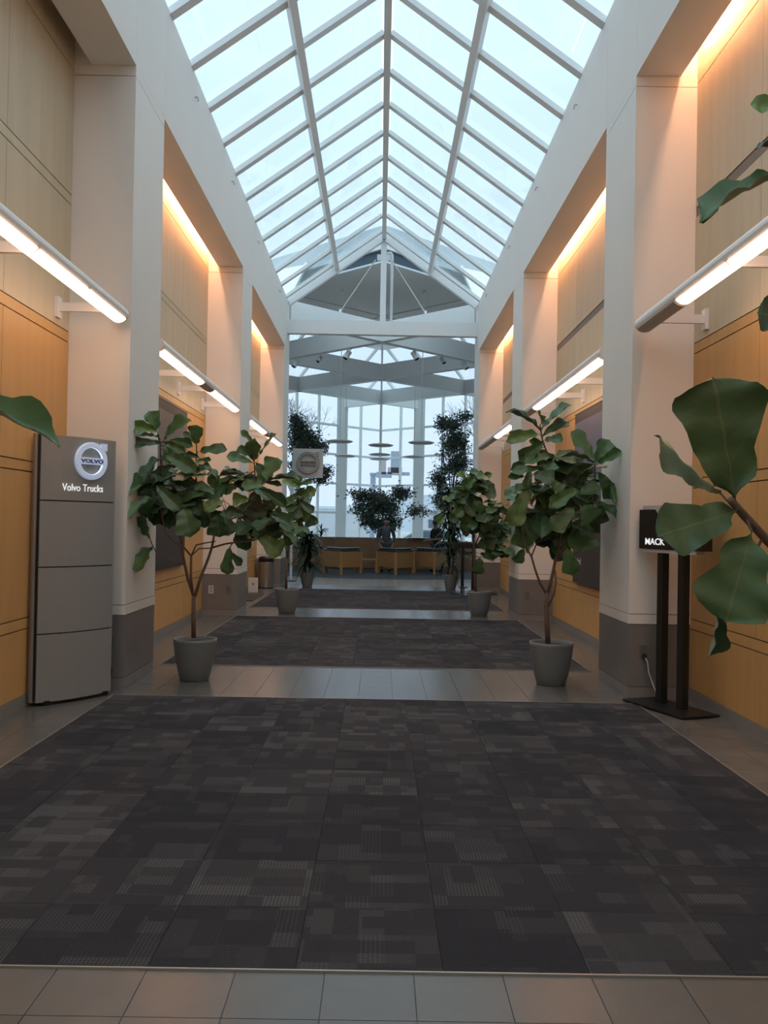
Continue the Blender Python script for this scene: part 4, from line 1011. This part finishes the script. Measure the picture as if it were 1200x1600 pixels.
MB().tube([(-1.75, 2.75, .38), (-1.72, 2.72, 1.2), (-1.58, 2.65, 1.8), (-1.42, 2.62, 1.95)], [.026, .02, .014, .009], 10).build('trunk', M_['bark'], fl2, smooth=True)
B = at(-110, 622, 2.6); leaf(fl2, B, at(82, 640, 2.5), .105, Vector((0, -.65, 1)), FIG[1])
MB().tube([(-1.42, 2.62, 1.95), tuple(B)], [.008, .005], 6).build('petiole', M_['bark'], fl2)
for i in range(12):
    a = rnd.uniform(2.0, 4.3); z = rnd.uniform(1.3, 2.1); B = Vector((-1.72+.1*(z-1.3), 2.7, z)); d = Vector((math.cos(a), math.sin(a)*.6, rnd.uniform(-.3, .5))).normalized()
    leaf(fl2, B, B+d*.28, .19, Vector((0, -.3, 1)), rnd.choice(FIG))

for t_ in (tl, trr, t3, t4, fr):
    if t_.name in PET: PET[t_.name].build('petiole', M_['bark'], t_)['kind'] = 'stuff'

# --- strap-leaved plants
def strap_mesh(bend):
    b = MB(); vs = []; fs = []; k = 6
    for i in range(k+1):
        t = i/k; w = .5*math.sin(PI*min(1, t*.95+.12))**.7; z = .25*math.sin(t*PI*.55) - bend*t*t; y = t*(1-.25*bend*t)
        vs += [(-w, y, z+.02), (0, y, z), (w, y, z+.02)]
    for i in range(k):
        for j in range(2): fs.append((i*3+j, i*3+j+1, i*3+j+4, i*3+j+3))
    return b.add(vs, fs).mesh('leaf', M_['strap'], smooth=True)
STR = [strap_mesh(x) for x in (.5, .9, 1.2, .25)]
def strap_plant(x, y, r, h, lab, z0, z1, L_, n, w, seed, up=.3, spread=1.):
    t = thing('potted_dracaena', (x, y, 0), lab, 'plant', 'strap-leaved pot plants'); rr = random.Random(seed)
    if h: pot(t, x, y, r, h)
    for q in range(3): MB().tube([(x+.04*(q-1), y, max(0, h-.03)), (x+.07*(q-1)*spread, y+.03*q, z1-.12*q)], .014, 6).build('cane', M_['bark'], t)
    for i in range(n):
        az = rr.uniform(0, 2*PI); z = z0+(z1-z0)*rr.random()**.8; ang = rr.uniform(-.2, 1.0)*(.6+up)
        l = L_*rr.uniform(.7, 1.15)
        M = Matrix.Translation((x+rr.uniform(-.08, .08)*spread, y+rr.uniform(-.08, .08), z)) @ Matrix.Rotation(az, 4, 'Z') @ Matrix.Rotation(ang, 4, 'X') @ Matrix.Diagonal((w, l, l, 1))
        inst('leaf', rr.choice(STR), t, wm(t).inverted() @ M)
strap_plant(-1.69, 21.83, .17, .34, 'dark strap-leaved plant in a grey pot left of the reception desks', .42, 1.2, .46, 190, .075, 3)
strap_plant(1.72, 21.62, .17, .36, 'tall dark strap-leaved plant in a grey pot right of the reception desks', .5, 2.35, .50, 260, .080, 4, .3)
sp1 = thing('spiky_plant', (-2.0, 31.6, .91), 'small spiky plant growing at the left end of the planter wall', 'plant')
for i in range(26):
    az = rnd.uniform(0, 2*PI); M = Matrix.Translation((0, 0, .1+.25*rnd.random())) @ Matrix.Rotation(az, 4, 'Z') @ Matrix.Rotation(rnd.uniform(.1, 1.2), 4, 'X') @ Matrix.Diagonal((.05, .42, .42, 1))
    inst('leaf', STR[i % 4], sp1, M)
MB().tube([(-2.0, 31.6, .93), (-2.0, 31.6, 1.35)], .03, 6).build('stem', M_['bark'], sp1)

# --- small-leaved ficus trees behind the desks
def ficus(lab, x, y, zb, blobs, seed, nl, ls=.10, name='weeping_fig'):
    t = thing(name, (x, y, zb), lab, 'tree', 'small-leaved trees of the lobby'); r = random.Random(seed)
    st_ = MB(); lf = MB(); first = True
    for bu, bv, ru, rv, frac in blobs:
        c = at(bu, bv, y); kx, kz = ru*y/FPX, rv*y/FPX
        base = Vector((x, y, zb))
        mid = base.lerp(c, .55)+Vector((r.uniform(-.08, .08), r.uniform(-.1, .1), .1))
        if first: MB().tube([base, mid, c], [.05, .035, .015], 8).build('trunk', M_['bark'], t, smooth=True); first = False
        else: st_.tube([base.lerp(c, .3), mid, c], [.025, .018, .008], 6)
        tw = max(4, int(22*frac))
        for q in range(tw):
            a = r.uniform(0, 2*PI); ph = r.uniform(-1, 1); rad = r.uniform(.5, 1)
            e_ = c + Vector((math.cos(a)*kx*rad*math.sqrt(1-ph*ph*.8), math.sin(a)*kx*rad*.7, ph*kz*rad))
            st_.tube([c, c.lerp(e_, .5)+Vector((0, 0, .05)), e_], [.007, .005, .003], 4, False)
            for i in range(int(.72*nl*frac/tw)):
                f_ = r.uniform(.3, 1.35); p = c.lerp(e_, f_)+Vector((r.gauss(0, .13), r.gauss(0, .13), r.gauss(0, .10)))
                d = Vector((r.uniform(-1, 1), r.uniform(-1, 1), r.uniform(-1, .2))).normalized(); n_ = Vector((r.uniform(-1, 1), r.uniform(-1, 1), r.uniform(-.2, 1)))
                n_ = (n_-d*n_.dot(d)).normalized(); sdv = d.cross(n_); l = ls*r.uniform(.7, 1.2); w = l*.24
                lf.add([p, p+d*l*.45+sdv*w, p+d*l, p+d*l*.45-sdv*w], [(0, 1, 2, 3)])
    st_.build('twigs', M_['bark'], t)['kind'] = 'stuff'
    lf.build('foliage', M_['ficus'], t)['kind'] = 'stuff'
ficus('dense small-leaved tree behind the square sign, seen against the left glass', -2.85, 31.8, .93, [(474, 690, 26, 24, 1), (468, 665, 14, 14, .5), (498, 700, 12, 12, .3), (504, 745, 12, 9, .25), (508, 733, 8, 5, .12), (466, 735, 14, 16, .4)], 3, 4200)
ficus('tall airy small-leaved tree rising against the right glass', 2.45, 31.8, .93, [(716, 690, 24, 26, 1), (690, 660, 10, 8, .15), (706, 665, 18, 10, .4), (708, 725, 24, 20, .8), (684, 752, 16, 14, .35), (725, 650, 10, 8, .15), (690, 780, 12, 14, .3), (728, 760, 12, 20, .3)], 4, 3600)
ficus('spreading shrub with small leaves behind the man in the sweater', 0.02, 32.0, .93, [(600, 790, 34, 16, 1), (572, 775, 20, 10, .45), (628, 770, 14, 8, .3), (604, 818, 26, 12, .6), (560, 792, 12, 8, .15), (656, 797, 16, 4, .15), (575, 810, 14, 10, .25)], 5, 3600, .11, 'shrub')

# ------------------------------------------------------------------ black leg stand by the far right fig
s2 = thing('sign_stand', (2.02, 20.6, 0), 'far sign stand with slim legs and flat base behind the far right fig', 'sign')
MB().box(1.62, 2.68, 20.35, 20.85, .008, .02).build('base_plate', M_['black'], s2)
for x in (1.90, 2.14): MB().box(x-.035, x+.035, 20.57, 20.63, .015, 1.02).build('leg', M_['black'], s2)
MB().box(1.70, 2.40, 20.55, 20.65, 1.02, 1.14).build('light_box', M_['black'], s2)
s3 = thing('ash_stand', (1.88, 20.1, .008), 'low chrome stand with a black disc top beside the far right pots', 'stand')
MB().lathe([(.09, .008), (.09, .018), (.03, .022), (.03, .16)], (1.88, 20.1, 0), 16).build('column', M_['chrome'], s3)
MB().lathe([(.09, .16), (.10, .17), (.10, .185), (.02, .19)], (1.88, 20.1, 0), 16).build('disc', M_['black'], s3)

# ------------------------------------------------------------------ outdoors beyond the glass
g = struct(MB().box(-160, 160, 41.3, 260, -.6, -.25).build('ground_outside', M_['ground']))
struct(MB().box(-160, -5.5, -60, 41.3, -.6, -.25).build('ground_outside_side', M_['grass'])); struct(MB().box(5.5, 160, -60, 41.3, -.6, -.25).build('ground_outside_side', M_['grass']))
hb = MB(); vs = []; fs = []; N = 40
for i in range(N+1):
    x = -150+300*i/N; h = 3.2+2.2*math.sin(i*.35)+1.0*math.sin(i*.9+1)
    vs += [(x, 215, -.5), (x, 222, h+2.5), (x, 250, h+3)]
for i in range(N):
    for j in range(2): fs.append((i*3+j, i*3+j+3, i*3+j+4, i*3+j+1))
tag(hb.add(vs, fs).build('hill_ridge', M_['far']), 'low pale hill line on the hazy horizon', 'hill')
def building(x0, x1, y, h, lab):
    t = thing('building', ((x0+x1)/2, y, -.25), lab, 'building', 'far low buildings')
    MB().box(x0, x1, y, y+12, -.25, h).build('wall', M_['far_b'], t); MB().box(x0-.3, x1+.3, y-.3, y+12.3, h, h+.35).build('roof', M_['roofing'], t)
    k = int((x1-x0)/3)
    for i in range(k): MB().box(x0+1+3*i, x0+2.6+3*i, y-.05, y, 1.0, 2.2).build('window', M_['slate'], t)
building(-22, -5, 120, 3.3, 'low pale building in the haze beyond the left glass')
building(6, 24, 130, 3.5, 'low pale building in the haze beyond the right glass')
def car(x, y, m, lab, truck=False):
    t = thing('car', (x, y, -.25), lab, 'car', 'parked cars outside'); z = -.25
    if truck:
        MB().prism([(-2.4, .5), (2.4, .5), (2.4, 1.3), (2.2, 1.4), (1.4, 2.6), (-2.4, 2.6)], -1.0, 1.0, lambda a, b, h: (x+a, y+h, z+b)).build('body', m, t)
    else:
        MB().prism([(-2.1, .3), (2.1, .3), (2.15, .75), (1.2, .9), (.6, 1.4), (-1.1, 1.42), (-1.9, .95), (-2.15, .8)], -.85, .85, lambda a, b, h: (x+a, y+h, z+b)).build('body', m, t)
        MB().prism([(1.05, .92), (.55, 1.34), (-1.0, 1.36), (-1.7, .95)], -.86, -.855, lambda a, b, h: (x+a, y+h, z+b)).build('side_glass', M_['slate'], t)
    for a in (-1.3, 1.3):
        for b_ in (-.8, .8): MB().tube([(x+a, y+b_-.1, z+.32), (x+a, y+b_+.1, z+.32)], .32, 14).build('wheel', M_['dark'], t)
car(-3.0, 58, M_['car_w'], 'white van parked outside behind the shrub', True)
car(-6.3, 60, M_['car_g'], 'grey-green car parked outside at the left'); car(3.6, 60, M_['car_g'], 'grey-green car parked outside near the right column'); car(9.4, 63, M_['car_w'], 'pale car parked outside far right')
car(-4.6, 70, M_['car_b'], 'dark blue car parked outside behind the others')
# raised hazy structure
mo = thing('raised_structure', (-1.5, 62, -.25), 'hazy blue-grey box structure raised on a post outside the glass', 'structure')
def P_(u, v): return at(u, v, 62)
def rect(name, m, u0, v0, u1, v1, d=1.2):
    a, c = P_(u0, v0), P_(u1, v1); MB().box(a.x, c.x, 62-d/2, 62+d/2, c.z, a.z).build(name, m, mo)
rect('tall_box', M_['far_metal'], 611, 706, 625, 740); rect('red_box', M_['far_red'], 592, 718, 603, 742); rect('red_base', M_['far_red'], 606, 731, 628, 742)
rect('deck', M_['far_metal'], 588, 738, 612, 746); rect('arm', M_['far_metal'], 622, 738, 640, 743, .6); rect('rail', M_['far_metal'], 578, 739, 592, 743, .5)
a = P_(583, 742); MB().box(a.x-.18, a.x+.18, 61.8, 62.2, -.25, a.z).build('post', M_['far_metal'], mo)
# bare trees
def bare(x, y, h, lab, seed):
    t = thing('bare_tree', (x, y, -.3), lab, 'tree', 'bare trees outside'); r = random.Random(seed); tw = MB()
    MB().tube([(x, y, -.3), (x+.1, y, h*.35)], [.16, .12], 8).build('trunk', M_['twig'], t)
    def grow(p, d, l, rad, dep):
        q = p+d*l; tw.tube([p, q], [rad, rad*.7], 4, False)
        if dep == 0: return
        for _ in range(3 if dep > 2 else 4):
            nd = (d+Vector((r.uniform(-.8, .8), r.uniform(-.8, .8), r.uniform(-.25, .5)))).normalized(); grow(q, nd, l*r.uniform(.6, .85), rad*.6, dep-1)
    for _ in range(4): grow(Vector((x+.1, y, h*.33)), Vector((r.uniform(-.5, .5), r.uniform(-.5, .5), 1)).normalized(), h*.2, .08, 4)
    tw.build('twigs', M_['twig'], t)['kind'] = 'stuff'
bare(-4.6, 47, 9.0, 'bare winter tree outside beyond the left glass', 1); bare(5.4, 47, 9.6, 'bare winter tree outside beyond the right glass', 2)
